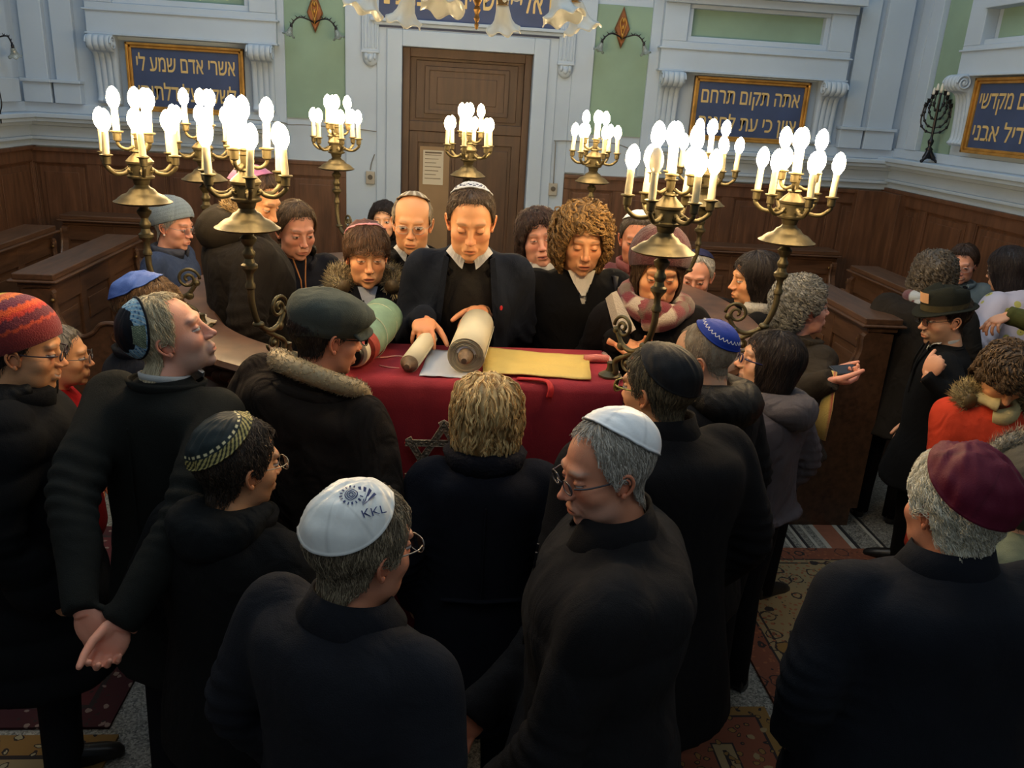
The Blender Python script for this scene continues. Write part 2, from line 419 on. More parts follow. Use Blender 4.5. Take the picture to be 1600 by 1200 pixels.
# overpanel with raised frames
q.bb(-.24, .59, YW + .075, YW + .10, 2.15, 2.60); q.bb(-.16, .51, YW + .055, YW + .10, 2.20, 2.55)
q.bb(-.13, .48, YW + .065, YW + .1, 2.2, 2.55)
for a, b in ((-.17, -.13), (.48, .52)): q.bb(a, b, YW + .045, YW + .10, 2.19, 2.56)
for a, b in ((2.19, 2.225), (2.525, 2.56)): q.bb(-.17, .52, YW + .045, YW + .10, a, b)
q.bb(-.07, .42, YW + .05, YW + .1, 2.27, 2.48)
q.obj('door_casing', M_DOOR, dr, bevel=.004, kind='structure')
def leaf(x0, x1, nm):
    q = MB()
    q.bb(x0, x1, YW + .07, YW + .10, 0, 2.05)
    for a, b in ((x0, x0 + .075), (x1 - .075, x1)): q.bb(a, b, YW + .05, YW + .09, 0, 2.05)
    for a, b in ((0, .2), (.85, .95), (1.96, 2.05)): q.bb(x0, x1, YW + .05, YW + .09, a, b)
    for a, b in ((.24, .81), (.99, 1.92)): q.bb(x0 + .10, x1 - .10, YW + .06, YW + .09, a, b)
    return q.obj('door_leaf', M_DOOR, dr, bevel=.004, kind='structure')
l1 = leaf(-.29, .17, 'l'); leaf(.18, .64, 'r')
MB().tube([(-.21, YW + .02, 1.30), (-.20, YW + .01, 1.34), (-.205, YW + .01, 1.46), (-.215, YW + .02, 1.50)], .008, 8).obj('door_handle', M_STEEL, l1, smooth=True)
o = MB().bb(-.20, .05, YW + .045, YW + .05, .98, 1.93).obj('notice_board', mat('brown_board', s2l(128, 104, 74), .5, var=.1), None)
tag(o, 'tan notice panel fixed on the left leaf of the wooden door', 'notice board')
q = MB().bb(-.17, .0, YW + .040, YW + .0445, 1.62, 1.90)
for k in range(7): q.bb(-.155, -.02 - .02 * (k % 3), YW + .039, YW + .040, 1.86 - k * .032, 1.865 - k * .032, mi=1)
q.bb(-.155, -.015, YW + .039, YW + .040, 1.875, 1.888, mi=1)
o = q.obj('notice', [mat('notice_paper', s2l(190, 182, 160), .8), mat('notice_ink', s2l(96, 84, 68), .8)]); tag(o, 'pale printed notice pinned on the tan panel of the door', 'notice')

# switches and the thin cable
def socket(x, z, lab):
    e = empty('wall_socket', (x, YW - .035, z), label=lab, cat='socket')
    MB().box((0, -.012, 0), (.075, .024, .105)).obj('casing', mat('socket_grey', s2l(150, 148, 138), .5), e, bevel=.006)
    MB().lathe([(.02, 0), (.02, .004), (.016, .006)], 16, R=rotx(PI / 2), c=(0, -.024, .005)).obj('dial', mat('socket_dark', s2l(70, 68, 62), .5), e)
socket(-.60, 1.66, 'small grey wall socket left of the dark wooden door')
socket(.93, 1.64, 'small grey wall socket right of the dark wooden door')
def cable(P, lab):
    o = MB().tube(spline(P, 5), .0045, 6).obj('cable', mat('cable_grey', s2l(120, 120, 116), .6), smooth=True); tag(o, lab, 'cable')
cable([(-1.7, YW - .04, 1.97 + .1), (-1.32, YW - .04, 1.96 + .1), (-1.25, YW - .04, 2.045), (-1.1, YW - .04, 2.05), (-.7, YW - .04, 2.04), (-.55, YW - .06, 2.03)], 'thin cable running below the green field left of the door')
cable([(-.60, YW - .05, 1.72), (-.59, YW - .05, 1.78), (-.565, YW - .055, 1.85)], 'short cable rising from the socket left of the door')
cable([(.93, YW - .06, 1.69), (.925, YW - .06, 2.0), (.93, YW - .05, 2.035), (1.15, YW - .045, 2.04), (1.42, YW - .045, 2.04), (1.62, YW - .045, 1.98)], 'thin cable rising from the socket right of the door')

# text panels
def text_mesh(s, size, depth=.004, bold=False):
    cu = bpy.data.curves.new('t', 'FONT'); cu.body = s; cu.size = size; cu.extrude = depth; cu.align_x = 'CENTER'; cu.align_y = 'CENTER'
    o = bpy.data.objects.new('t', cu); C.objects.link(o); me = evaluated(o)
    bpy.data.objects.remove(o)
    if depth == 0:      # the letter dalet is tessellated wrongly: one polygon from its outline instead
        par = list(range(len(me.vertices))); F = [tuple(p.vertices) for p in me.polygons]
        def fd(i):
            while par[i] != i: i = par[i]
            return i
        for f in F:
            for i in f[1:]: par[fd(i)] = fd(f[0])
        isl = {}
        for f in F: isl.setdefault(fd(f[0]), []).append(f)
        out = []; VV = [tuple(v.co) for v in me.vertices]
        for fs in isl.values():
            vs = sorted({i for f in fs for i in f})
            if len(vs) == 8 and len(fs) == 8:
                xs = [VV[i][0] for i in vs]; ys = [VV[i][1] for i in vs]; x0, x1, y0, y1 = min(xs), max(xs), min(ys), max(ys); w_, h_ = x1 - x0, y1 - y0
                b = len(VV); VV += [(x0 + a * w_, y0 + c * h_, 0) for a, c in ((0, 1), (0, .84), (.66, .84), (.66, 0), (.84, 0), (.84, .84), (1, .84), (1, 1))]; out.append(tuple(range(b, b + 8)))
            else: out += fs
        used = sorted({i for f in out for i in f}); ix = {v: k for k, v in enumerate(used)}; out = [tuple(ix[i] for i in f) for f in out]; VV = [VV[i] for i in used]
        if bold:
            n0 = len(VV); B = [(VV[i][0] + dx * size, VV[i][1] + dy * size, k * .0002) for k, (dx, dy) in enumerate(((-.014, 0), (.014, 0), (0, .010), (0, -.010))) for i in range(n0)]
            out = [tuple(i + k * n0 for i in f) for k in range(4) for f in out]; VV = B
        m2 = bpy.data.meshes.new('t'); m2.from_pydata(VV, [], out); return m2
    return me
def sign(label, x0, x1, z0, z1, lines, size, M, fr=.04, group=None, nm='framed_sign', stretch=1.0):
    """M maps local (x right, y out of the wall, z up) into the room"""
    e = empty(nm, label=label, cat='sign'); e.matrix_world = M
    w_, h_ = x1 - x0, z1 - z0
    MB().box((0, -.01, 0), (w_, .02, h_)).obj('board', M_BLUE, e)
    if fr:
        q = MB()
        for s_ in (-1, 1):
            for (o_, t_, d_) in ((0, .5, .045), (.5, .5, .03)):
                q.box((s_ * (w_ / 2 - fr * (o_ + t_ / 2)), -d_ / 2 - .005, 0), (fr * t_, d_, h_ - 2 * fr * o_)); q.box((0, -d_ / 2 - .005, s_ * (h_ / 2 - fr * (o_ + t_ / 2))), (w_ - 2 * fr * o_, d_, fr * t_))
        q.obj('frame', M_GOLD, e, bevel=.004)
    zz = h_ * .2 if len(lines) == 2 else 0
    for i, s in enumerate(lines):
        me = text_mesh(s[::-1], size, 0, True); me.materials.append(M_LETTER)
        xs = [v.co.x for v in me.vertices]
        tw = max(xs) - min(xs); k = (w_ - 2 * fr - .06) / tw * stretch
        cx = (max(xs) + min(xs)) / 2
        o = bpy.data.objects.new('lettering', me); C.objects.link(o); o.parent = e
        o.rotation_euler = (PI / 2, 0, 0); o.scale = (k, 1, 1); o.location = (-cx * k, -.0225, zz - i * h_ * .42)
    return e
T = Matrix.Translation
sign('blue Hebrew panel in gilt frame left of the door, above the left ledge', -2.51, -1.62, 2.08, 2.585, ['אשרי אדם שמע לי', 'לשקד על דלתותי'], .17, T((-2.03, YW - .03, 2.34)))
sign('blue Hebrew panel in gilt frame right of the door, between two scroll corbels', 2.05, 3.03, 2.10, 2.60, ['אתה תקום תרחם', 'ציון כי עת לחננה'], .17, T((2.53, YW - .03, 2.36)))
sign('blue Hebrew panel in gilt frame on the right side wall, cut by the picture edge', 0, 1.1, 2.15, 2.67, ['עתה קום מקדשי', 'לבית דיל אבני'], .17, T((XR - .03, 5.60, 2.42)) @ Matrix.Rotation(-PI / 2, 4, 'Z'))
sign('long blue Hebrew banner above the door with gold letters', 0, 1.46, 0, .5, ['ם אלי ירושלים הטבו עיני'], .26, T((.175, YW - .03, 3.07)), fr=0, nm='banner')
# ---------------------------------------------------------------- ceiling
ceil = struct('ceiling', MB().bb(XL - .2, XR + .2, -1.5, YW + .2, 6.2, 6.4), M_WALL)
struct('wall_back_upper', MB().bb(XL - .2, XR + .2, YW, YW + .2, 4.6, 6.2), M_WALL)
struct('wall_right_upper', MB().bb(XR, XR + .2, -1.5, YW, 4.6, 6.2), M_WALL)
struct('wall_left_upper', MB().bb(XL - .2, XL, -1.5, YW, 4.6, 6.2), M_WALL)

# ---------------------------------------------------------------- carpets
def carpet_mat(name, w_, h_, cols, bands):
    m = bpy.data.materials.new(name); m.use_nodes = True; N = m.node_tree.nodes; L = m.node_tree.links; b = N['Principled BSDF']
    tc = N.new('ShaderNodeTexCoord'); sx = N.new('ShaderNodeSeparateXYZ'); L.new(tc.outputs['Object'], sx.inputs[0])
    def mth(op, a, b_=None, c=None):
        n = N.new('ShaderNodeMath'); n.operation = op
        for i, v in enumerate((a, b_, c)):
            if v is None: continue
            if isinstance(v, (int, float)): n.inputs[i].default_value = v
            else: L.new(v, n.inputs[i])
        return n.outputs[0]
    dx = mth('SUBTRACT', w_ / 2, mth('ABSOLUTE', sx.outputs[0])); dy = mth('SUBTRACT', h_ / 2, mth('ABSOLUTE', sx.outputs[1]))
    d = mth('MINIMUM', dx, dy)
    r = N.new('ShaderNodeValToRGB'); r.color_ramp.interpolation = 'CONSTANT'
    while len(r.color_ramp.elements) < len(bands): r.color_ramp.elements.new(.5)
    for e, (p, c) in zip(r.color_ramp.elements, bands): e.position = p; e.color = (*c, 1)
    L.new(d, r.inputs[0])
    def motif(scale, thr, col, prev, rnd=.8, metric='EUCLIDEAN'):
        v = N.new('ShaderNodeTexVoronoi'); v.inputs['Scale'].default_value = scale; v.inputs['Randomness'].default_value = rnd; v.distance = metric
        nz = N.new('ShaderNodeTexNoise'); nz.inputs['Scale'].default_value = 30
        va = N.new('ShaderNodeVectorMath'); va.operation = 'MULTIPLY_ADD'; va.inputs[1].default_value = (.03, .03, 0)
        L.new(nz.outputs['Color'], va.inputs[0]); L.new(tc.outputs['Object'], nz.inputs['Vector']); L.new(tc.outputs['Object'], va.inputs[2])
        L.new(va.outputs[0], v.inputs['Vector'])
        a = mth('LESS_THAN', v.outputs['Distance'], thr[1]); a2 = mth('GREATER_THAN', v.outputs['Distance'], thr[0])
        f = mth('MULTIPLY', a, a2)
        mx = N.new('ShaderNodeMix'); mx.data_type = 'RGBA'; L.new(f, mx.inputs[0]); L.new(prev, mx.inputs[6]); mx.inputs[7].default_value = (*col, 1)
        return mx.outputs[2]
    c = r.outputs[0]
    for a in cols: c = motif(a[0], a[1], a[2], c, *a[3:])
    L.new(c, b.inputs['Base Color']); b.inputs['Roughness'].default_value = .95
    n = N.new('ShaderNodeTexNoise'); n.inputs['Scale'].default_value = 300; bp = N.new('ShaderNodeBump'); bp.inputs['Strength'].default_value = .3
    L.new(tc.outputs['Object'], n.inputs['Vector']); L.new(n.outputs[0], bp.inputs['Height']); L.new(bp.outputs[0], b.inputs['Normal'])
    return m
cr, rd, dk, gd, br = s2l(140, 120, 84), s2l(118, 66, 44), s2l(40, 32, 30), s2l(128, 96, 48), s2l(92, 54, 36)
def carpet(x0, x1, y0, y1, bands, cols, label, z=0.0):
    o = MB().box((0, 0, .006), (x1 - x0, y1 - y0, .012)).obj('carpet', carpet_mat('carpet', x1 - x0, y1 - y0, cols, bands))
    o.location = ((x0 + x1) / 2, (y0 + y1) / 2, z); return tag(o, label, 'carpet')
B1 = [(0, rd), (.12, dk), (.13, cr), (.16, dk), (.17, cr)]
B2 = [(0, gd), (.05, dk), (.06, rd), (.2, dk), (.21, cr), (.24, dk), (.25, rd)]
carpet(1.45, 3.55, 1.5, 4.05, B1, [(34, (0, .28), s2l(140, 84, 54), .9), (9, (.30, .36), dk, .7), (9, (.0, .12), rd, .7), (26, (.0, .16), dk, .9), (3.4, (0, .16), gd, .4), (3.4, (.16, .19), dk, .4)], 'cream patterned carpet with red border in the right-hand aisle', .003)
carpet(.9, 1.40, .6, 2.75, B2, [(22, (0, .25), gd, .8), (22, (.25, .32), dk, .8), (10, (0, .15), cr, .6)], 'narrow red runner carpet beside the cream carpet')
carpet(-2.7, -1.15, .2, 2.62, [(0, gd), (.1, dk), (.12, cr), (.2, br), (.3, s2l(70, 26, 24))], [(18, (0, .22), s2l(150, 140, 110), .9), (18, (.22, .3), dk, .9)], 'gold bordered carpet at the feet of the woman in the striped hat')
carpet(-2.7, -1.2, 2.66, 4.2, [(0, s2l(60, 20, 24)), (.1, dk), (.12, s2l(80, 28, 30))], [(16, (0, .2), s2l(130, 110, 100), .9), (30, (0, .2), dk, .9)], 'dark red carpet beside the left pews')

# ---------------------------------------------------------------- pews
def pew(loc, rz, L_, label, zt=1.30, ends=True):
    """local: back along +Y, bench on the +X side, near end at y=0"""
    e = empty('pew', loc, rz, label, 'pew')
    q = MB(); q.bb(-.20, .02, 0, L_, zt - .035, zt); q.bb(-.22, .04, -.02, L_ + .02, zt - .05, zt - .035); q.bb(-.18, .00, .01, L_, zt - .08, zt - .05)
    q.obj('desk_top', M_WOOD2, e, bevel=.006)
    q = MB(); q.bb(-.10, -.03, .02, L_ - .01, .12, zt - .08); q.bb(-.03, -.015, .02, L_ - .01, zt - .2, zt - .08); q.bb(-.03, -.015, .02, L_ - .01, .12, .30)
    n = max(1, round(L_ / .45)); W = L_ / n
    for i in range(n + 1): q.bb(-.03, -.012, max(.02, i * W - .04), min(L_ - .01, i * W + .04), .12, zt - .08)
    for i in range(n): q.bb(-.03, -.02, i * W + .08, (i + 1) * W - .08, .92, zt - .25)
    q.obj('backboard', M_WOOD2, e, bevel=.004)
    q = MB(); q.bb(-.12, .42, 0, L_, 0, .12); q.obj('plinth', M_WOOD2, e, bevel=.004)
    q = MB(); q.bb(-.02, .38, .03, L_ - .03, .76, .80); q.bb(.34, .36, .05, L_ - .05, .3, .76); q.obj('seat', M_WOOD2, e, bevel=.008)
    # S-shaped ends
    out = spline([(-.16, zt - .09, 0), (.0, zt - .09, 0), (.01, zt - .2, 0), (.05, zt - .30, 0), (.13, zt - .345, 0), (.20, zt - .32, 0), (.25, zt - .27, 0), (.33, zt - .27, 0), (.40, zt - .33, 0), (.42, zt - .43, 0), (.38, zt - .60, 0), (.36, .4, 0), (.38, .12, 0), (-.16, .12, 0)], 5)[:, :2]
    for y in ((0, L_ - .045) if ends else (0,)):
        r = [[(x, y + d, z) for x, z in out] for d in (0, .045)]
        q = MB().loft(r)
        q.tube([(x, y - .004, z) for x, z in out[6:45]], .013, 8)
        t = np.linspace(0, 3 * PI, 26); rr = .045 * (1 - t / (3.6 * PI))
        q.tube(np.stack([.33 + rr * np.cos(t), np.full(26, y - .004), zt - .345 + rr * np.sin(t)], 1), .006, 6)
        q.box((-.05, y - .004, zt - .65), (.08, .012, .9))
        q.obj('bench_end', M_WOOD2, e)
        MB().ell((.012, y - .02, zt - .14), (.012, .012, .012), n=10, m=6).obj('knob', M_BRASSD, e, smooth=True)
    return e
pew((-2.12, 4.65, 0), 0, 1.35, 'long dark wooden pew with S-curved end, nearest of those on the left')
pew((-2.78, 4.3, 0), 0, 1.95, 'dark wooden pew behind the nearest left pew, end by the left wall panelling')
pew((-2.78, 3.2, 0), 0, 1.0, 'dark wooden pew at the left picture edge behind the striped hat', zt=1.22)
pew((-2.95, 6.78, 0), -PI / 2, .7, 'short dark pew against the back wall panelling, left corner')
# on the right the bench sides face the other way: turn by 180 degrees
pew((2.40, 5.30, 0), PI, .95, 'dark wooden pew with sloping desk top beside the grey-haired woman')
pew((3.12, 6.05, 0), PI, .85, 'dark wooden pew further back by the right wall panelling')
pew((3.52, 3.75, 0), PI, .9, 'dark wooden pew by the right wall, in front of the floral jacket')
pew((2.0, 6.68, 0), -PI / 2, 1.3, 'dark wooden pew standing along the back wall, right of the door')

# ---------------------------------------------------------------- the reading platform
PC = (.13, 3.78); PA, PB = 1.20, 1.13
def ring_pt(t, off=0, n=2.25):
    c, s = math.cos(t), math.sin(t)
    x = abs(c) ** (2 / n) * (PA + off) * (1 if c > 0 else -1); y = abs(s) ** (2 / n) * (PB + off) * (1 if s > 0 else -1)
    return PC[0] + x, PC[1] + y
q = MB(); T_ = np.linspace(0, 2 * PI, 73)[:-1]
q.loft([[(*ring_pt(t, .03), z) for t in T_] for z in (0, .30)])
o = q.obj('reading_platform', M_WOODX); tag(o, 'raised wooden platform floor inside the curved parapet', 'platform', kind='structure')
par = empty('parapet', (0, 0, 0), label='curved dark wooden parapet with broad rail carrying the brass candelabra', cat='parapet')
# the gap in front is closed by the table; a gap for the entrance at the back
tt = np.linspace(math.radians(-58), math.radians(62), 40); tl = np.linspace(math.radians(118), math.radians(238), 40); tb = np.linspace(math.radians(76), math.radians(104), 12)
def para(ts, prof, name, m):
    q = MB(); q.loft([[(*ring_pt(t, o_), z) for o_, z in prof] for t in ts]); return q.obj(name, m, par, angle=35)
for ts in (tt, tl, tb):
    para(ts, [(-.04, .0), (.02, .0), (.03, .05), (.03, .16), (.01, .18), (.01, 1.10), (.035, 1.14), (.05, 1.20), (.07, 1.24), (.07, 1.27), (.03, 1.30), (.03, 1.405), (-.04, 1.405)], 'panelling', M_WOODX)
    para(ts, [(-.10, 1.405), (.08, 1.405), (.115, 1.415), (.13, 1.43), (.12, 1.447), (.09, 1.452), (-.10, 1.452), (-.12, 1.43)], 'rail', M_WOODX)
for ts in (tt, tl):
    q = MB()
    for a, b in zip(ts[3:-3:6], ts[7:-1:6]):
        for z0, z1 in ((.30, .98),):
            P = [ring_pt(a, .018), ring_pt(b, .018)]
            q.tube([(*P[0], z0), (*P[1], z0), (*P[1], z1), (*P[0], z1), (*P[0], z0)], .012, 6)
        mid = ring_pt((a + b) / 2, .035)
        for k in range(5):
            c = ring_pt(a + (b - a) * (k + .5) / 5, .045); q.ell((c[0], c[1], 1.345 + .012 * (k % 2)), (.035, .02, .026), n=10, m=6)
    q.obj('carving', M_WOODX, par, smooth=True)

tb_ = empty('reading_table', (.13, 2.84, 0), label='high reading table under the burgundy cloth', cat='table')
MB().box((0, 0, 1.415), (.94, .40, .04)).obj('table_top', M_WOODX, tb_)
for sx in (-1, 1):
    for sy in (-1, 1): MB().box((sx * .43, sy * .15, .70), (.05, .05, 1.39)).obj('leg', M_WOODX, tb_)
# burgundy cloth: closed sheet running over front, top and sides
X0, X1, Y0, Y1, ZT = -.37, .63, 2.62, 3.05, 1.446
def cloth_sheet():
    q = MB(); n = 61; rows = []
    prof = [(Y1 + .012, 1.10), (Y1 + .012, 1.35), (Y1 + .008, 1.43), (Y1 - .01, ZT), (Y1 - .2, ZT + .001), (Y0 + .03, ZT), (Y0 + .008, ZT - .006), (Y0 - .004, ZT - .025), (Y0 - .008, ZT - .1), (Y0 - .012, 1.0), (Y0 - .016, .7), (Y0 - .02, .42)]
    for k, (y, z) in enumerate(prof):
        row = []
        for i in range(n):
            u = i / (n - 1); x = X0 + (X1 - X0) * u
            fo = max(0, min(1, (ZT - z) / .9)) if k > 6 else 0
            yy = y - fo * .016 * (1 + math.sin(x * 34 + 2 * math.sin(x * 9))) - (.003 * math.sin(x * 60) if k == 7 else 0)
            row.append((x, yy, z + (.002 * math.sin(x * 23 + k) if 3 < k < 6 else 0)))
        rows.append(row)
    q.loft(rows, closed=False, cap=False)
    for sx, X in ((-1, X0), (1, X1)):
        r2 = []
        for k in range(6):
            z = ZT - .002 - k * .12; r2.append([(X + sx * (.006 + .002 * k + .008 * k * .3 * math.sin(y * 40)), y, z) for y in np.linspace(Y0 - .01, Y1, 20)])
        q.loft(r2, closed=False, cap=False)
    return q
tc_ = cloth_sheet().obj('tablecloth', M_VELVET, smooth=True)
sd = tc_.modifiers.new('s', 'SOLIDIFY'); sd.thickness = .004
tag(tc_, 'burgundy velvet cloth with a silver star, covering the reading table', 'tablecloth')
# silver star and lace edge
sc_ = np.array([0, 0, CAM_H]) + ray(692, 712) * (2.60 / ray(692, 712)[1])
q = MB(); Rr = .146
for k0 in (90, -90):
    P = [np.array([math.cos(math.radians(k0 + 120 * i)) * Rr, math.sin(math.radians(k0 + 120 * i)) * Rr]) for i in range(3)]
    for i in range(3):
        a, b = P[i], P[(i + 1) % 3]; d = unit(b - a); nn = np.array([-d[1], d[0]])
        L2 = np.linspace(0, 1, 9); 
        for w0 in (0,):
            rings = [[(p[0], -.0, p[1]), (p[0], -.006, p[1]), (p[0] + nn[0] * .022, -.007, p[1] + nn[1] * .022), (p[0] + nn[0] * .022, 0, p[1] + nn[1] * .022)] for p in (a + (b - a) * t for t in L2)]
            q.loft(rings)
            for off in (.001, .021): q.tube([(a[0] + nn[0] * off, -.008, a[1] + nn[1] * off), (b[0] + nn[0] * off, -.008, b[1] + nn[1] * off)], .0018, 6)
            for t in np.linspace(.08, .92, 14):
                p = a + (b - a) * t + nn * (.011 + .004 * math.sin(t * 60)); q.ell((p[0], -.008, p[1]), (.005, .003, .004), n=8, m=5)
q.obj('star', M_SILVER, tc_, loc=(sc_[0], Y0 - .055, sc_[2]))
q = MB()
for i in range(60):
    u = i / 59
    if u < .45: y = Y1 - .05 - (Y1 - Y0 - .05) * u / .45; P = (X1 + .004, y, ZT + .004)
    else: P = (X1 + .014, Y0 + .0, ZT - .02 - (u - .45) * .8)
    q.ell((P[0] + rng.uniform(-.004, .004), P[1] + rng.uniform(-.004, .004), P[2]), (.011, .007, .007), n=8, m=5)
    q.tube([P, (P[0] + .012, P[1] + rng.uniform(-.01, .01), P[2] - .018)], .0025, 5)
q.obj('fringe', mat('lace', s2l(190, 160, 150), .8), tc_)

# scrolls on the table
def roll(label, a, b, r0, layers=6, col=M_PARCH, core=.018, thick=.004, nm='torah_scroll'):
    a, b = np.array(a, float), np.array(b, float); L_ = np.linalg.norm(b - a)
    e = empty(nm, label=label, cat='scroll')
    zf = unit(b - a); xr = unit(np.cross(zf, [0, 0, 1])); yu = np.cross(xr, zf)
    e.matrix_world = Matrix(((xr[0], zf[0], yu[0], a[0]), (xr[1], zf[1], yu[1], a[1]), (xr[2], zf[2], yu[2], a[2]), (0, 0, 0, 1)))
    t = np.linspace(0, layers * 2 * PI, layers * 24); r = core + (r0 - core) * (t / t[-1]) ** .8
    q = MB()
    jit = .0025 * np.sin(t * 1.7)
    ring = lambda y: np.stack([r * np.cos(t), np.full_like(t, y) + jit * (1 if y < .01 else -1), r * np.sin(t)], 1)
    R1, R2 = ring(0), ring(L_)
    q.loft([R1, R2], closed=False, cap=False)
    o = q.obj('parchment', col, e, smooth=True); s_ = o.modifiers.new('s', 'SOLIDIFY'); s_.thickness = .0015
    MB().lathe([(core * .95, -.0), (core * .95, L_)], 20, R=rotx(-PI / 2)).obj('roller', M_WOODX, e, smooth=True)
    return e, L_
M_ENDB = mat('parchment_edge', s2l(120, 98, 74), .8, var=.3, vscale=80)
zr = ZT + .004
e1, L1 = roll('slim parchment roll on burgundy cloth, under the man\'s hand', (-.095, 2.70, zr + .032), (-.035, 2.97, zr + .050), .031, 7)
MB().lathe([(.005, -.035), (.010, -.034), (.014, -.018), (.030, -.002), (.030, .004)], 24, R=rotx(-PI / 2)).obj('end_cap', M_ENDB, e1, angle=40)
e2, L2 = roll('thick parchment roll on burgundy cloth, held open by the man', (.095, 2.70, zr + .066), (.145, 3.04, zr + .085), .064, 9, core=.022, thick=.006)
MB().lathe([(.004, -.055), (.010, -.054), (.012, -.045), (.020, -.03), (.027, 0), (.027, .02)], 24, R=rotx(-PI / 2)).obj('end_cap', M_ENDB, e2, angle=40)
MB().tube([(.030 * math.cos(a), .006, .030 * math.sin(a)) for a in np.linspace(.2, 2.9, 14)], .005, 8).obj('paper_band', mat('white_paper', s2l(225, 225, 230), .6), e2)
def sheet(name, label, cat, P, m, thick=.002, amp=.002, sub=None):
    """four corners on the table, gently wavy"""
    P = [np.array(p, float) for p in P]; q = MB(); rows = []
    for i in range(12):
        u = i / 11; rows.append([tuple((P[0] * (1 - u) + P[1] * u) * (1 - v) + (P[3] * (1 - u) + P[2] * u) * v + np.array([.004 * math.sin(v * 17 + u * 3) * (v * (1 - v)) * 4 * 0, .003 * math.sin(u * 20) if v in (0, 1) else 0, amp * (1 + math.sin(v * 14 + u * 5))])) for v in np.linspace(0, 1, 14)])
    q.loft(rows, closed=False, cap=False); o = q.obj(name, m, smooth=True); s_ = o.modifiers.new('s', 'SOLIDIFY'); s_.thickness = thick
    return tag(o, label, cat)
sheet('paper_sheet', 'bluish white sheet lying between the two parchment rolls', 'paper', [(-.06, 2.66, zr), (.12, 2.65, zr), (.14, 2.95, zr), (-.03, 2.97, zr)], mat('pale_paper', s2l(196, 198, 202), .6))
sheet('gold_cloth', 'yellow gold cloth spread flat to the right of the thick scroll', 'cloth', [(.155, 2.69, zr + .004), (.525, 2.665, zr + .004), (.560, 2.94, zr + .004), (.165, 2.99, zr + .004)], M_PARCHY, .004, .003)
o = MB().tube([(.535, 2.88, zr + .014), (.58, 2.885, zr + .016), (.625, 2.885, zr + .014)], [.014, .016, .014], 12).obj('rolled_sash', mat('pink_sash', s2l(205, 120, 110), .8, bump=.3, bscale=200), smooth=True); tag(o, 'rolled pink sash at the right end of the gold cloth', 'sash')
o = MB().tube(spline([(.27, 2.66, zr + .004), (.33, 2.645, zr + .008), (.37, 2.63, zr + .006), (.38, 2.605, zr - .01), (.375, 2.597, zr - .04)], 5), [.012] * 21, 8, flat=.35).obj('ribbon', mat('red_ribbon', s2l(190, 30, 30), .7), smooth=True); tag(o, 'bright red ribbon over the front edge of the cloth', 'ribbon')
o = MB().tube(spline([(-.28, 2.86, zr + .003), (-.2, 2.84, zr + .006), (-.15, 2.87, zr + .004), (-.09, 2.86, zr + .003)], 6), .003, 6).tube(spline([(-.2, 2.76, zr + .003), (-.17, 2.74, zr + .004), (-.13, 2.735, zr + .003)], 6), .002, 6).obj('cord', mat('pink_cord', s2l(215, 150, 130), .8), smooth=True); tag(o, 'thin pale pink cord lying left of the slim scroll', 'cord')
# wrapped scroll with green mantle
e = empty('wrapped_scroll', label='wrapped scroll with green mantle, red band and black end disc', cat='scroll')
a, b = np.array([-.285, 2.67, zr + .066]), np.array([-.20, 3.10, zr + .10])
zf = unit(b - a); xr = unit(np.cross(zf, [0, 0, 1])); yu = np.cross(xr, zf)
e.matrix_world = Matrix(((xr[0], zf[0], yu[0], a[0]), (xr[1], zf[1], yu[1], a[1]), (xr[2], zf[2], yu[2], a[2]), (0, 0, 0, 1)))
RX = rotx(-PI / 2)
def lay(prof, nm, m, n=36, wob=0):
    q = MB(); A = np.arange(n) * 2 * PI / n
    rings = np.array([[(r * (1 + wob * math.sin(3 * t + z * 20)) * math.cos(t), z, r * (1 + wob * math.sin(3 * t + z * 20)) * math.sin(t)) for t in A] for r, z in prof])
    return q.loft(rings).obj(nm, m, e, angle=40)
lay([(.001, -.035), (.008, -.034), (.010, -.02), (.012, -.012)], 'knob', mat('ivory', s2l(220, 196, 150), .5))
lay([(.012, -.014), (.036, -.012), (.040, -.006), (.040, .010), (.036, .014)], 'end_disc', M_BLACK)
lay([(.036, .012), (.050, .016), (.054, .024), (.054, .05)], 'parchment', mat('cream_roll', s2l(226, 210, 172), .6))
lay([(.052, .045), (.066, .05), (.069, .07), (.069, .10), (.062, .11)], 'band', mat('red_band', s2l(156, 56, 40), .7, var=.3, vscale=60), wob=.03)
lay([(.060, .085), (.068, .10), (.074, .2), (.078, .32), (.074, .40), (.05, .43)], 'mantle', mat('green_mantle', s2l(120, 150, 124), .6, var=.15, vscale=16, bump=.3, bscale=40), wob=.02)
q = MB()
for y in (.17, .30): q.tube([(.0775 * math.cos(t), y + .02 * math.sin(t), .0775 * math.sin(t)) for t in np.linspace(0, 2 * PI, 30)], .0015, 5)
q.obj('cord', mat('pale_cord', s2l(190, 190, 160), .7), e)

# things on the left rail
o = sheet('napkin', 'pale beige cloth lying on the left rail below the candelabrum foot', 'cloth', [(-1.07, 3.22, 1.458), (-.90, 3.10, 1.458), (-.86, 3.22, 1.458), (-1.02, 3.38, 1.458)], mat('beige_cloth', s2l(190, 170, 140), .9, bump=.3, bscale=80), .006, .004)
e = empty('booklet', (-.95, 3.235, 1.477), .9, 'small black and white booklet lying on the beige cloth', 'booklet')
MB().box((0, 0, 0), (.075, .055, .010)).obj('pages', mat('booklet_white', s2l(220, 215, 205), .6), e)
q = MB()
for k in range(5): q.box((-.024 + .012 * k, .006 * (-1) ** k, .006), (.006, .03, .002))
q.obj('print', M_BLACK, e)
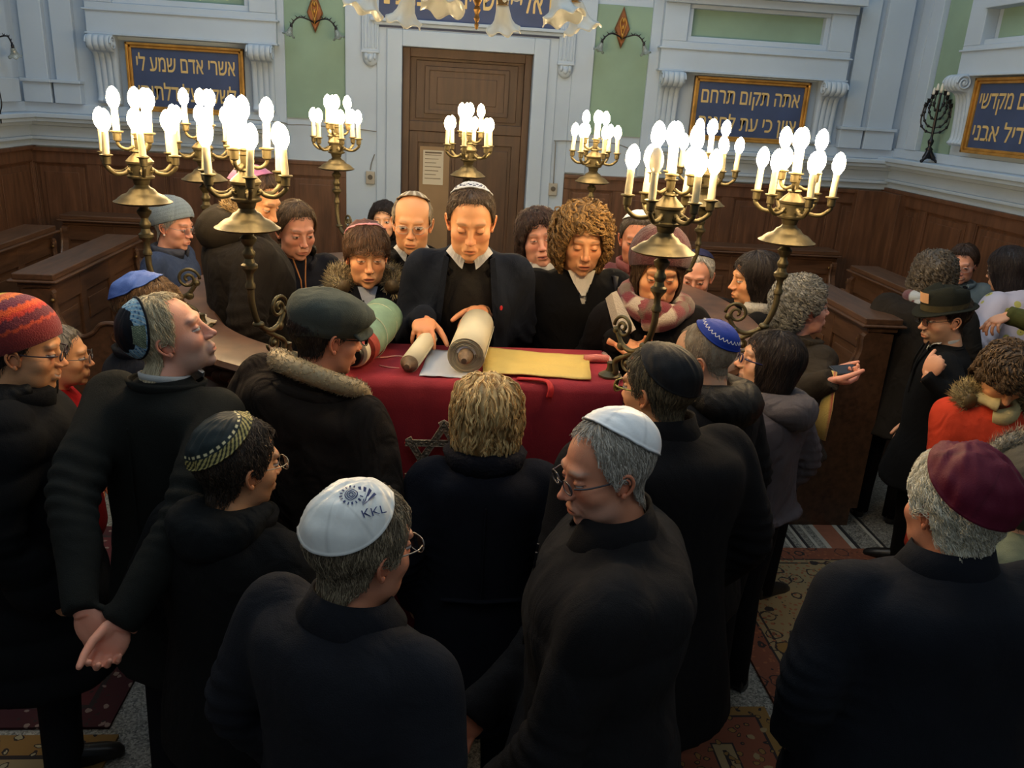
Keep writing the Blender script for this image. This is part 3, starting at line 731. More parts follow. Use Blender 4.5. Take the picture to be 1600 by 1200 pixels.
# ---------------------------------------------------------------- candelabra
def make_candelabrum():
    e = empty('candelabrum', (0, 0, 0))
    # origin: on the rail below the lamp axis, heights relative to the rail top (1.452)
    q = MB()
    q.lathe([(.001, .455), (.012, .455), (.016, .47), (.020, .475), (.012, .478), (.012, .49)], 24)
    q.lathe([(.018, .462), (.04, .458), (.078, .458), (.097, .464), (.101, .468), (.090, .474), (.082, .482), (.070, .491), (.058, .495), (.050, .501), (.042, .512), (.030, .518), (.022, .53)], 40)
    q.obj('drip_plate', M_BRASS, e, angle=35)
    q = MB()
    q.lathe([(.022, .525), (.026, .53), (.030, .545), (.046, .552), (.047, .558), (.040, .562), (.040, .598), (.046, .602), (.047, .610), (.036, .622), (.022, .634), (.020, .640), (.026, .644), (.024, .648), (.012, .652), (.014, .685), (.020, .69)], 32)
    for k in range(6):
        a = k * PI / 3 + .3; q.tube([(.040 * math.cos(a + .12), .040 * math.sin(a + .12), .572), (.054 * math.cos(a + .06), .054 * math.sin(a + .06), .580), (.054 * math.cos(a - .06), .054 * math.sin(a - .06), .580), (.040 * math.cos(a - .12), .040 * math.sin(a - .12), .572)], .005, 8)
    q.obj('urn', M_BRASS, e, angle=35)
    q = MB()
    q.lathe([(.012, .27), (.016, .275), (.016, .285), (.011, .295), (.011, .32), (.018, .33), (.026, .34), (.026, .35), (.018, .356), (.014, .37), (.020, .382), (.020, .39), (.013, .40), (.013, .41), (.024, .425), (.026, .435), (.016, .445), (.012, .46)], 24)
    q.obj('baluster', M_BRASS, e, angle=35)
    q = MB()   # S-bracket towards -> +Y (inwards)
    q.tube(spline([(0, 0, .28), (0, .004, .22), (0, .03, .15), (0, .08, .115), (0, .13, .125), (0, .165, .17)], 6), np.linspace(.012, .008, 31), 12)
    t = np.linspace(0, 3.4 * PI, 40); rr = .042 * (1 - t / (3.9 * PI))
    q.tube(np.stack([np.zeros(40), .165 - .03 + rr * np.cos(t), .185 + rr * np.sin(t)], 1), .006, 8)
    q.tube(spline([(0, .06, .118), (0, .11, .09), (0, .155, .06), (0, .15, .02), (0, .175, .005)], 6), np.linspace(.008, .012, 25), 10)
    t = np.linspace(PI, 4 * PI, 36); rr = .032 * (1 - (t - PI) / (3.6 * PI))
    q.tube(np.stack([np.zeros(36), .10 + rr * np.cos(t), .068 + rr * np.sin(t)], 1), .005, 8)
    q.ell((0, .03, .148), (.02, .02, .012), n=12, m=8); q.ell((0, .135, .12), (.012, .018, .016), n=12, m=8)
    for y_, z_ in ((.165, .17), (.10, .068)): q.ell((0, y_, z_), (.013, .013, .013), n=10, m=8)
    q.obj('bracket', M_BRASS, e, smooth=True)
    q = MB(); q.lathe([(.001, 0), (.040, 0), (.040, .006), (.030, .012), (.016, .02), (.012, .035), (.014, .05), (.001, .055)], 24, c=(0, .175, 0)); q.obj('foot', M_BRASS, e, angle=35)
    def candle(x, y, z, tilt, last):
        q = MB(); q.lathe([(.008, -.004), (.013, .0), (.014, .024), (.022, .028), (.022, .031), (.012, .033)], 18, c=(x, y, z - .03)); q.obj('cup', M_BRASS, e, angle=35)
        R = rotx(tilt[0]) @ roty(tilt[1])
        c = MB().lathe([(.0112, 0), (.0118, .015), (.0110, .05), (.0112, last), (.008, last + .002)], 14, c=(x, y, z), R=R).obj('candle', M_CANDLE, e, angle=40)
        tip = np.array([x, y, z]) + R @ np.array([0, 0, last])
        MB().lathe([(.006, -.002), (.012, .004), (.0205, .020), (.0220, .034), (.0200, .050), (.0140, .064), (.0065, .072), (.0005, .075)], 14, c=tip, R=R).obj('bulb', M_BULB, c, smooth=True)
    for k in range(6):
        a = k * PI / 3 + .3; ca, sa = math.cos(a), math.sin(a); r = .128
        P = spline([(.04 * ca, .04 * sa, .585), (.065 * ca, .065 * sa, .570), (.10 * ca, .10 * sa, .570), (r * ca, r * sa, .592), (r * ca, r * sa, .605)], 5)
        MB().tube(P, .0072, 10).obj('arm', M_BRASS, e, smooth=True)
        candle(r * ca, r * sa, .635, (rng.uniform(-.07, .07), rng.uniform(-.07, .07)), .078)
    for k in range(3):
        a = k * 2 * PI / 3 + .8; ca, sa = math.cos(a), math.sin(a); r = .066
        P = spline([(.014 * ca, .014 * sa, .660), (.035 * ca, .035 * sa, .650), (.055 * ca, .055 * sa, .655), (r * ca, r * sa, .668), (r * ca, r * sa, .68)], 5)
        MB().tube(P, .006, 10).obj('arm', M_BRASS, e, smooth=True)
        candle(r * ca, r * sa, .71, (rng.uniform(-.05, .05), rng.uniform(-.05, .05)), .075)
    candle(0, 0, .705, (0, 0), .082)
    return e
cand0 = make_candelabrum()
RAILZ = 1.452
spots = [((-.605, 2.68), 'brass candelabrum on the rail, in front of the person in brown parka'),
         ((.70, 2.58), 'brass candelabrum in front of the woman in plaid scarf, one candle bulb unlit'),
         ((-1.08, 3.16), 'brass candelabrum standing furthest left, beside the blue beret woman'),
         ((1.24, 2.92), 'brass candelabrum standing furthest right, above the grey curly hair'),
         ((-1.08, 3.98), 'brass candelabrum partly hidden between the two leftmost ones'),
         ((1.25, 3.98), 'brass candelabrum partly hidden right behind the one with unlit bulb'),
         ((-.60, 4.90), 'brass candelabrum left of the dark door, below the green field'),
         ((.86, 4.88), 'brass candelabrum right of the dark door, above the curly blonde woman'),
         ((.14, 4.86), 'brass candelabrum in front of the dark door, above the central man')]
bd = [.35, -.45, -1.25, 1.35, -1.3, 1.2, None, None, None]
for i, ((x, y), lab) in enumerate(spots):
    o = cand0 if i == 0 else copy_tree(cand0)
    v = np.array([PC[0] - x, PC[1] - y]); rz = math.atan2(-v[0], v[1]) if bd[i] is None else -{0: .5, 1: -.6, 2: 1.45, 3: -1.3, 4: 1.5, 5: -1.5}[i]
    dz = -.04 if i > 5 else (-.02 if i > 3 else 0)
    o.location = (x, y, RAILZ); o.rotation_euler = (0, 0, rz); tag(o, lab, 'candelabrum', 'brass candelabra on the parapet')
    if i == 1:
        cs = [c for c in o.children if c.name.startswith('candle')]
        # the dark bulb: leftmost towards the viewer
        b = min(cs, key=lambda c: abs((Matrix.Rotation(rz, 3, 'Z') @ c.data.vertices[0].co).x + .10) + abs((Matrix.Rotation(rz, 3, 'Z') @ c.data.vertices[0].co).y + .06))
        bo = b.children[0]; bo.data = bo.data.copy(); bo.data.materials[0] = M_BULBOFF

# ---------------------------------------------------------------- chandelier with glass tulip shades
def tulip(q, c, R, s=1.0, n=48):
    a = np.arange(n) * 2 * PI / n; rings = []
    for r, z, w_ in ((.020, 0, 0), (.026, -.012, 0), (.032, -.04, .0), (.040, -.07, .02), (.056, -.095, .04), (.074, -.110, .09), (.084, -.118, .13)):
        rr = r * (1 + w_ * np.sin(a * 6) * .6); zz = z + w_ * .09 * np.cos(a * 6)
        rr = rr * (1 + .015 * np.sin(a * 24))
        rings.append(np.stack([rr * np.cos(a), rr * np.sin(a), zz], 1) * s)
    rings = np.array(rings) @ np.asarray(R).T + np.array(c)
    q.loft(rings, cap=False)
ch = empty('chandelier', (.125, 3.9, 0), label='brass chandelier with frosted tulip glass shades above the reading table', cat='chandelier')
q = MB(); q.lathe([(.001, 2.62), (.006, 2.625), (.010, 2.64), (.006, 2.65), (.013, 2.665), (.008, 2.68), (.016, 2.70), (.010, 2.715), (.02, 2.74), (.05, 2.76), (.06, 2.78), (.03, 2.81), (.015, 2.85), (.02, 2.9), (.05, 3.0), (.02, 3.1), (.012, 3.2), (.012, 6.2)], 24)
for k in range(10):
    a = k * PI / 5; q.ell((.05 * math.cos(a), .05 * math.sin(a), 2.765), (.018, .018, .012), n=8, m=6)
q.obj('stem', M_BRASSD, ch, angle=40)
for k in range(6):
    a = k * PI / 3 + .22; ca, sa = math.cos(a), math.sin(a)
    P = spline([(.03 * ca, .03 * sa, 2.80), (.12 * ca, .12 * sa, 2.76), (.25 * ca, .25 * sa, 2.80), (.36 * ca, .36 * sa, 2.86), (.43 * ca, .43 * sa, 2.84), (.45 * ca, .45 * sa, 2.80)], 6)
    q = MB().tube(P, .009, 8)
    for u in (8, 14, 20): q.ell(P[u], (.02, .02, .014), n=8, m=6); q.tube([P[u], P[u] + [.03 * sa, -.03 * ca, .03]], [.008, .002], 6)
    q.lathe([(.02, 0), (.026, -.015), (.022, -.03), (.03, -.035)], 16, c=tuple(P[-1])); q.obj('arm', M_BRASSD, ch, smooth=True)
    R = rotz(a) @ roty(-.32)
    q = MB(); tulip(q, P[-1] + np.array([0, 0, -.03]), R, 1.02); o = q.obj('glass_shade', M_GLASS, ch, smooth=True); s_ = o.modifiers.new('s', 'SOLIDIFY'); s_.thickness = .003
for k in range(4):
    a = k * PI / 2 + .75; ca, sa = math.cos(a), math.sin(a)
    P = spline([(.03 * ca, .03 * sa, 2.85), (.12 * ca, .12 * sa, 2.86), (.22 * ca, .22 * sa, 2.92), (.25 * ca, .25 * sa, 2.88)], 6)
    MB().tube(P, .008, 8).obj('arm', M_BRASSD, ch, smooth=True)
    q = MB(); tulip(q, P[-1], rotz(a) @ roty(-.2), .9); o = q.obj('glass_shade', M_GLASS, ch, smooth=True); s_ = o.modifiers.new('s', 'SOLIDIFY'); s_.thickness = .003

# wall lamps with a diamond plate
M_CLEAR = mat('cloudy_glass', s2l(190, 200, 196), .15, trans=.75)
def sconce(loc, rz, label):
    e = empty('wall_lamp', loc, rz, label, 'wall lamp')
    q = MB(); h, w_ = .155, .062
    out = [(0, -h), (w_, -.01), (0, h), (-w_, -.01)]
    q.loft([[(x * k, y, z * k) for x, z in out] for k, y in ((1, 0), (1, -.02), (.85, -.03), (.8, -.03))]); q.obj('backplate', mat('lamp_copper', s2l(140, 92, 60), .4, .6, var=.3, vscale=20), e)
    q = MB()
    for s_ in (-1, 1):
        q.tube(spline([(0, -.035, -.10), (s_ * .012, -.04, -.02), (s_ * .025, -.04, .03), (s_ * .008, -.04, .07), (0, -.04, .03)], 5), .005, 6)
    for z in (-.06, 0, .05): q.ell((0, -.045, z), (.011, .012, .018), n=8, m=6)
    q.obj('ornament', M_GOLD, e, smooth=True)
    for s_ in (-1, 1):
        P = spline([(0, -.03, -.09), (s_ * .03, -.07, -.07), (s_ * .10, -.10, -.055), (s_ * .15, -.10, -.085), (s_ * .17, -.10, -.12)], 6)
        q = MB().tube(P, .0055, 8)
        for u in (10, 14, 18, 22):
            for d in (-1, 1): q.tube([P[u], P[u] + [d * .02, 0, .018]], [.006, .001], 5)
        q.ell(P[-1], (.012, .012, .02), n=8, m=6); a = q.obj('arm', M_DARKMETAL, e, smooth=True)
        q = MB(); tulip(q, P[-1] + np.array([0, 0, -.01]), roty(-s_ * .35), .55, 36); o = q.obj('glass_shade', M_CLEAR, a, smooth=True); m_ = o.modifiers.new('s', 'SOLIDIFY'); m_.thickness = .002
sconce((-1.03, YW - .02, 2.90), 0, 'diamond-plate wall lamp on the green field left of the door')
sconce((1.40, YW - .02, 2.935), 0, 'diamond-plate wall lamp on the green field right of the door')
sconce((XL + .07, 6.62, 2.62), PI / 2, 'dark wall lamp at the left picture edge, dangling a wire')
o = MB().tube(spline([(XL + .10, 6.62, 2.5), (XL + .14, 6.55, 2.3), (XL + .18, 6.5, 2.12), (XL + .16, 6.5, 2.04)], 6), .005, 6).tube([(XL + .16, 6.5, 2.04), (XL + .16, 6.5, 1.97)], [.009, .003], 8).obj('wire', M_DARKMETAL, smooth=True); tag(o, 'loose dark wire hanging from the wall lamp at the left edge', 'wire')

# branched candlestick on the ledge in the right corner
e = empty('menorah', (XR - .10, 6.52, 2.056), -.5, 'dark branched metal candlestick on the white ledge in the right corner', 'menorah')
q = MB()
for k in range(3):
    a = k * 2 * PI / 3; q.tube(spline([(0, 0, .10), (.03 * math.cos(a), .03 * math.sin(a), .05), (.065 * math.cos(a), .065 * math.sin(a), .012), (.08 * math.cos(a), .08 * math.sin(a), .008)], 5), [.018] * 8 + [.01] * 8, 8)
q.lathe([(.025, .03), (.022, .09), (.03, .10), (.012, .12), (.022, .15), (.024, .165), (.012, .18), (.009, .2), (.012, .27), (.008, .5), (.014, .52)], 16)
q.obj('stem', M_DARKMETAL, e, smooth=True)
for i, (r, z0) in enumerate(((.035, .40), (.06, .34), (.085, .28), (.10, .24))):
    for s_ in (-1, 1):
        P = spline([(0, 0, z0 - .02), (s_ * r * .6, 0, z0), (s_ * r, 0, z0 + .06), (s_ * r * .95, 0, .42), (s_ * r * .85, 0, .50 - .03 * i)], 5)
        q = MB().tube(P, .0055, 8)
        for u in range(4, 20, 4): q.ell(P[u], (.011, .012, .012), n=8, m=6)
        q.lathe([(.004, 0), (.014, .01), (.012, .03), (.018, .036)], 12, c=tuple(P[-1])); q.obj('arm', M_DARKMETAL, e, smooth=True)
        if i < 2: MB().lathe([(.007, .03), (.012, .045), (.008, .08), (.001, .09)], 10, c=tuple(P[-1])).obj('bulb', M_BULBOFF, e, smooth=True)
MB().lathe([(.007, .52), (.013, .54), (.009, .58), (.001, .595)], 10).obj('bulb', M_BULBOFF, e, smooth=True)
# ---------------------------------------------------------------- people
def smin(a, b, k):
    h = np.clip(.5 + .5 * (b - a) / k, 0, 1); return b * (1 - h) + a * h - k * h * (1 - h)
def smax(a, b, k): return -smin(-a, -b, k)
def sde(P, c, r):
    q = (P - np.array(c)); r = np.ones(3) * r; k0 = np.linalg.norm(q / r, axis=-1); k1 = np.linalg.norm(q / (r * r), axis=-1) + 1e-9
    return k0 * (k0 - 1) / k1
def sdc(P, a, b, ra, rb):
    a, b = np.array(a, float), np.array(b, float); pa = P - a; ba = b - a
    h = np.clip((pa @ ba) / (ba @ ba), 0, 1); return np.linalg.norm(pa - h[..., None] * ba, axis=-1) - (ra + (rb - ra) * h)
HO = np.array([0, 0, -.01])
def head_sdf(P, o):
    x = np.abs(P[..., 0]); Q = P.copy(); Q[..., 0] = x
    jw = o.get('jaw', 1.0); fat = o.get('fat', 0.0)
    d = sde(P, (0, -.014, .034), (.0765, .098, .082))
    d = smin(d, sde(Q, (.0, .018, -.035), (.064 + fat * .5, .066, .072)), .03)
    d = smin(d, sde(Q, (.028, .028, -.075), (.030 * jw + fat, .040, .036)), .025)       # jaw
    d = smin(d, sde(P, (0, .066, -.103), (.021 * jw, .018, .016)), .022)                  # chin
    d = smin(d, sde(Q, (.040 , .052, -.028), (.024 + fat * .6, .024, .022)), .022)        # cheek
    d = smin(d, sde(Q, (.018, .0775, .024), (.032, .014, .012)), .016)                    # brow
    d = smax(d, -sde(Q, (.032, .101, .001), (.021, .016, .013)), .012)                   # socket
    d = smin(d, sde(Q, (.0315, .0758, -.001), (.0138, .0135, .0125)), .003)               # eyeball+lids
    n = o.get('nose', 1.0)
    d = smin(d, sdc(P, (0, .084, .010), (0, .096 + .005 * n, -.030), .0075, .0100), .010)
    d = smin(d, sde(P, (0, .1005 + .006 * n, -.035), (.0105, .0105, .0090)), .006)
    d = smin(d, sde(Q, (.0115, .096, -.039), (.0075, .010, .007)), .004)
    d = smin(d, sde(P, (0, .082, -.068), (.028, .0125, .019)), .014)                      # muzzle
    sm = o.get('smile', 0.0)
    mz = -.0705 + sm * .010 * np.clip((x / .025), 0, 1.3) ** 2
    up = P.copy(); up[..., 2] = P[..., 2] - (mz + .0705)
    d = smin(d, sde(up, (0, .0900, -.0665), (.022 + .005 * sm, .0068, .0046)), .004)
    d = smin(d, sde(up, (0, .0888, -.0785 - .003 * o.get('open', 0)), (.019 + .004 * sm, .0070, .0056)), .004)
    d = smax(d, -sde(up, (0, .1005, -.0725 - .001 * o.get('open', 0)), (.022 + .006 * sm, .008, .0014 + .004 * o.get('open', 0) + .002 * sm)), .003)
    d = smax(d, -sde(P, (0, .094, -.090), (.018, .006, .004)), .006)
    d = smax(d, -sdc(Q, (.017, .097, -.046), (.033, .078, -.076), .0015, .0015), .006 + .004 * o.get('age', 0))
    if o.get('age', 0): d = smax(d, -sde(Q, (.032, .088, -.017), (.015, .006, .003)), .006)
    nb = o.get('_nb', np.array([0, -.045, -.21]))
    d = smin(d, sdc(P, (0, -.018, -.06), nb, .050 + fat * .5, o.get('neckr', .058) + fat * .6), .022)
    return d
def march(D, f, r0=.30, n=34):
    r = np.full(D.shape[:-1], r0)
    for i in range(n):
        r = np.maximum(r - .85 * np.clip(f(HO + D * r[..., None]), -.02, .1), .02)
    return r
def dirs(nu, nv, warp=.45):
    u = np.arange(nu) / nu * 2 * PI - PI; az = u - warp * np.sin(u)      # az 0 = face
    el = np.linspace(-PI / 2 + .02, PI / 2 - .01, nv)
    A, E = np.meshgrid(az, el)
    return A, E, np.stack([np.cos(E) * np.sin(A), np.cos(E) * np.cos(A), np.sin(E)], -1)
def gridmesh(nu, nv, flip=False):
    return [(i * nu + j, i * nu + (j + 1) % nu, (i + 1) * nu + (j + 1) % nu, (i + 1) * nu + j)[::(-1 if flip else 1)] for i in range(nv - 1) for j in range(nu)]
SK = {'fair': s2l(228, 176, 140), 'warm': s2l(222, 162, 116), 'olive': s2l(200, 142, 100), 'pink': s2l(226, 164, 138), 'red': s2l(216, 146, 112)}
def skin_colors(P, o):
    x = np.abs(P[:, 0]); y = P[:, 1]; z = P[:, 2]; base = np.array(SK[o.get('skin', 'fair')])
    c = np.tile(base, (len(P), 1)); front = y > .03
    def blend(m, col, k=1): 
        m = np.clip(m, 0, 1)[:, None] * k; c[:] = c * (1 - m) + np.array(col) * m
    g = lambda cx, cz, sx, sz: np.exp(-((x - cx) / sx) ** 2 - ((z - cz) / sz) ** 2) * front
    red = base * np.array([1.02, .62, .58])
    blend(g(.040, -.030, .020, .018), red, .45); blend(g(0, -.035, .014, .012), red, .5)
    blend(wnoise(P, 60, 3) * .3 + .2, base * np.array([.96, .84, .8]), .4)
    st = o.get('stubble', 0)
    if st:
        m = (1 / (1 + np.exp((z + .045) / .006))) * (1 / (1 + np.exp(-(y - (.005)) / .008))) * (1 / (1 + np.exp(-(z + .135) / .006)))
        m = m * (1 - g(0, -.072, .020, .010))
        blend(m, o.get('beard', (.09, .07, .06)), st)
    sm = o.get('smile', 0); mz = sm * .010 * np.clip(x / .025, 0, 1.3) ** 2; zz = z - mz
    lip = o.get('lip', base * np.array([.80, .42, .40]))
    blend(1.6 - 1.6 * ((np.abs(x) / (.025 + .004 * sm)) ** 2 + ((zz + .0725) / .0098) ** 2) * 1.0, lip, .62 * 1.0) if True else None; c[y < .078] = c[y < .078]
    op = o.get('open', 0)
    blend(((x / (.021 + .006 * sm)) ** 2 + ((zz + .0725 + .001 * op) / (.0016 + .004 * op + .0022 * sm)) ** 2 < 1) * (y > .07) * 1.0, (.62, .58, .52) if sm > .5 else (.10, .02, .02))
    # brows
    bz = .0245 + .004 * np.cos((x - .034) * 60) + o.get('browz', 0)
    blend(1.5 * np.exp(-(np.abs(x - .0325) / .0175) ** 4 - ((z - bz) / .0036) ** 2) * front, o.get('brow', (.05, .035, .025)), o.get('browk', .6))
    # eyes
    ex = x - .0315; ez = z + .0015; opn = .0062 * o.get('eyes', 1); gz = o.get('gaze', (0, 0))
    lidc = base * np.array([.72, .55, .5])
    blend(((ex / .0165) ** 2 + (ez / .0105) ** 2 < 1) * front * 1.0, lidc, .35)
    if opn > .0015:
        eye = ((ex / .0145) ** 2 + ((ez) / opn) ** 2 < 1) & front
        blend(eye * 1.0, (.62, .58, .54))
        sx_ = P[:, 0] - np.sign(P[:, 0]) * .0315 - gz[0]
        ir = eye & (sx_ ** 2 + (ez - gz[1]) ** 2 < .0062 ** 2)
        blend(ir * 1.0, o.get('iris', (.05, .03, .02)))
        blend((((ex / .0165) ** 2 + ((ez) / (opn + .0022)) ** 2 < 1) & ~eye & front & (ez > -.001)) * 1.0, (.03, .02, .02), .85)
    else:
        blend((((ex / .0155) ** 2 + ((ez + .003 + .10 * 0) / .0022) ** 2 < 1) & front) * 1.0, (.05, .03, .025), .8)
    # nostrils
    blend((((x - .0065) / .0038) ** 2 + ((z + .0445) / .0022) ** 2 < 1) * (y > .09) * 1.0, (.10, .03, .02), .8)
    return c
def interp_az(az, pts):
    a = np.abs(np.degrees(az)); xs, ys = zip(*pts); return np.radians(np.interp(a, xs, ys))
HL = {'man': [(0, 55), (25, 55), (42, 50), (54, 40), (64, 28), (72, 14), (82, 2), (88, 14), (106, 14), (116, -20), (140, -36), (180, -40)],
   # lower edge of the hair (elevation) by azimuth from the face
    'short': [(0, 52), (22, 52), (40, 50), (52, 38), (62, 28), (72, 14), (82, 2), (88, 14), (106, 14), (116, -22), (140, -38), (180, -42)],
    'reced': [(0, 60), (20, 62), (38, 66), (52, 52), (66, 26), (80, 2), (88, 14), (106, 14), (116, -22), (140, -38), (180, -42)],
    'fringe': [(0, 27), (25, 27), (45, 24), (60, 18), (72, 8), (82, -4), (88, 10), (106, 10), (116, -24), (140, -40), (180, -44)],
    'bob': [(0, 44), (22, 42), (38, 34), (50, 12), (60, -20), (70, -50), (90, -62), (120, -66), (180, -68)],
    'bobfringe': [(0, 26), (22, 24), (40, 14), (50, -5), (60, -30), (70, -52), (90, -62), (120, -66), (180, -68)],
    'none': [(0, 95), (180, 95)]}
class Head:
    def __init__(s, o, hi=True):
        s.o = o; s.nu, s.nv = (168, 132) if hi else (84, 70)
        s.A, s.E, s.D = dirs(s.nu, s.nv); s.r = march(s.D, lambda P: head_sdf(P, o))
        s.P = HO + s.D * s.r[..., None]
    def rad(s, az, el, R=None):
        R = s.r if R is None else R
        az = (az + PI) % (2 * PI) - PI
        uu = az.copy()
        for _ in range(8): uu = az + .45 * np.sin(uu)
        u = (uu + PI) / (2 * PI) * s.nu; v = (np.clip(el, -PI / 2 + .02, PI / 2 - .01) + PI / 2 - .02) / (PI - .03) * (s.nv - 1)
        u0 = np.floor(u).astype(int); v0 = np.clip(np.floor(v).astype(int), 0, s.nv - 2); fu = u - u0; fv = v - v0
        g = lambda i, j: R[j, i % s.nu]
        return (g(u0, v0) * (1 - fu) + g(u0 + 1, v0) * fu) * (1 - fv) + (g(u0, v0 + 1) * (1 - fu) + g(u0 + 1, v0 + 1) * fu) * fv
    def skin(s, mb, X):
        """X maps head-local points to person-local"""
        V = s.P.reshape(-1, 3); col = skin_colors(V, s.o)
        F = gridmesh(s.nu, s.nv); n = len(V)
        mb.add(X(V), F + [tuple(range(s.nu))[::-1], tuple(n - s.nu + j for j in range(s.nu))], col)
        base = np.array(SK[s.o.get('skin', 'fair')]) * np.array([1.0, .84, .8])
        for sg in (-1, 1):      # ears: rim, bowl, lobe
            q = MB()
            rim = spline([(.0, .012, -.028), (.004, .014, -.008), (.010, .012, .012), (.016, .0, .026), (.020, -.014, .024), (.020, -.022, .006), (.014, -.016, -.016), (.006, -.002, -.032), (.0, .006, -.034)], 4)
            q.tube(rim, .0042, 8); q.ell((.002, .0, -.003), (.0065, .019, .027), n=12, m=8); q.ell((.006, .000, -.031), (.0055, .008, .009), n=10, m=6)
            q.tube(rim[6:22] * np.array([.7, .62, .62]) + np.array([.002, 0, 0]), .0030, 6)
            V = np.concatenate(q.v); V = V * np.array([.85, .86, .88]); V = V @ roty(0).T; V[:, 0] = sg * (V[:, 0] + .0705); V[:, 1] -= .006; V[:, 2] -= .006
            mb.add(X(V), [f[::sg] for f in q.f], base)
    def hair(s, X, style='short', thick=.010, col=(.06, .04, .03), col2=None, n=2200, L_=.05, hl='short', upper=None, wave=0, vol=None, curl=0, seed=1, lift=.003, wid=.0008, front_thick=None, patch=0, clump=1):
        r = np.random.RandomState(seed); col = np.array(col); col2 = np.array(col2 if col2 is not None else col * 1.7)
        low = interp_az(s.A, HL[hl]); m = np.clip((s.E - low) / math.radians(9), 0, 1)
        if upper: up = interp_az(s.A, upper); m = m * np.clip((up - s.E) / math.radians(6), 0, 1)
        if patch: 
            nn = wnoise(s.P.reshape(-1, 3), 90, seed + 5).reshape(s.A.shape); m = np.clip(m * 1.0 - patch * .3 * (nn > .2), 0, 1)
        if vol is None:
            t = np.full_like(s.r, thick)
            if front_thick: t = t + (front_thick - thick) * np.clip(np.cos(s.A), 0, 1) * np.clip(s.E * 1.2, 0, 1)
            R = s.r + t
        else: R = np.maximum(march(s.D, vol), s.r + thick)
        nz = wnoise((s.P / .1).reshape(-1, 3) * 1.0, 9 if not curl else 14, seed).reshape(s.A.shape)
        nf = wnoise(np.stack([s.A.ravel() * 8, s.E.ravel() * 1.5, s.A.ravel() * 3], 1), 4, seed + 1).reshape(s.A.shape)
        R = R + thick * (.10 * nz + .16 * nf) + curl * .5 * nz
        ed = m * m * (3 - 2 * m)
        Rf = (s.r - .004) * (1 - ed) + R * ed
        V = (HO + s.D * Rf[..., None]).reshape(-1, 3)
        keep = (ed > .0).ravel()
        F = [f for f in gridmesh(s.nu, s.nv) if keep[f[0]] or keep[f[1]] or keep[f[2]] or keep[f[3]]]
        top = [tuple(s.nu * (s.nv - 1) + j for j in range(s.nu))] if keep[-1] else []
        cc = col + (col2 - col) * np.clip(.35 + .35 * nf.ravel() + .2 * nz.ravel(), 0, 1)[:, None]
        mb = MB(); mb.add(X(V), F + top, cc * .8)
        # strands
        az = r.uniform(-PI, PI, n * 3); el = np.arcsin(r.uniform(-.98, 1, n * 3))
        lo = interp_az(az, HL[hl]) - math.radians(0); ok = el > lo + math.radians(2)
        if upper: ok &= el < interp_az(az, upper) - math.radians(2)
        az, el = az[ok][:n // clump], el[ok][:n // clump]; k = len(az); SG = 6 if clump == 1 else 10
        ln = L_ * r.uniform(.6, 1.3, k); ph = r.uniform(0, 6.28, k); pts = []
        wa = r.normal(0, .25, k); slack = np.radians(r.uniform(0, 11, k)); fq = 9 if clump == 1 else 15
        lf = r.uniform(.2, 1, k) * lift
        if clump > 1:
            rp = lambda a_, j: np.repeat(a_, clump) + r.normal(0, j, k * clump)
            az, el, ph, wa, lf, ln, slack = rp(az, .012), rp(el, .010), rp(ph, .18), rp(wa, .02), rp(lf, .0008), rp(ln, .002), rp(slack, 0); k = k * clump
        az_i, el_i = az.copy(), el.copy(); wprof = np.interp(np.linspace(0, 1, SG), [0, .2, .4, .6, .8, 1], [.6, 1, 1, .9, .6, .15]); rr0 = s.rad(az, el, R)
        fl = np.where(np.abs(az) < 1.2, wave, 0)
        for g in range(SG):
            u = g / (SG - 1)
            rr = s.rad(az_i, el_i, R)
            wv = curl * np.array([np.sin(ph + u * fq), np.cos(ph + u * fq)])
            rad = rr + lf * (0.2 + math.sin(u * PI * .8)) + wv[0] * .8 - (.002 if g == 0 else 0) - (u > .95) * lift * .5
            dd = np.stack([np.cos(el_i) * np.sin(az_i), np.cos(el_i) * np.cos(az_i), np.sin(el_i)], 1)
            tg = np.stack([np.cos(az_i), -np.sin(az_i), 0 * az_i], 1)
            pts.append(HO + dd * rad[:, None] + tg * (wv[1])[:, None])
            de = ln / SG / np.maximum(rr, .05)
            az_i = (az_i + de * (np.sin(wa) + fl) / np.maximum(np.cos(el_i), .3) + PI) % (2 * PI) - PI
            lim = np.maximum(interp_az(az_i, HL[hl]) - slack, -1.35); e2 = el_i - de * np.cos(wa)
            az_i = az_i + np.where(e2 < lim, np.sign(az_i) * .07, 0); el_i = np.maximum(e2, lim)
        P = np.stack(pts, 1)
        T = np.gradient(P, axis=1); T /= np.linalg.norm(T, axis=2)[..., None] + 1e-9
        o_ = P - HO; o_ /= np.linalg.norm(o_, axis=2)[..., None]; S = np.cross(T, o_); S /= np.linalg.norm(S, axis=2)[..., None] + 1e-9
        U = np.cross(S, T); w_ = (wid * wprof)[None, :, None] * r.uniform(.6, 1.5, k)[:, None, None]
        V = np.stack([P + S * w_, P + U * w_ * .8, P - S * w_, P - U * w_ * .5], 2).reshape(k, SG * 4, 3)
        F = []
        for g in range(SG - 1):
            for j in range(4): F.append((g * 4 + j, g * 4 + (j + 1) % 4, (g + 1) * 4 + (j + 1) % 4, (g + 1) * 4 + j))
        F = np.array(F); FF = (F[None] + (np.arange(k) * SG * 4)[:, None, None]).reshape(-1, 4)
        c3 = col + (col2 - col) * r.uniform(0, 1, k)[:, None] ** 1.3
        mb.add(X(V.reshape(-1, 3)), FF.tolist(), np.repeat(c3, SG * 4, 0) * (1 if clump == 1 else np.tile(np.repeat(.75 + .5 * np.abs(np.sin(np.linspace(0, 6, SG))), 4), k)[:, None]))
        return mb, R
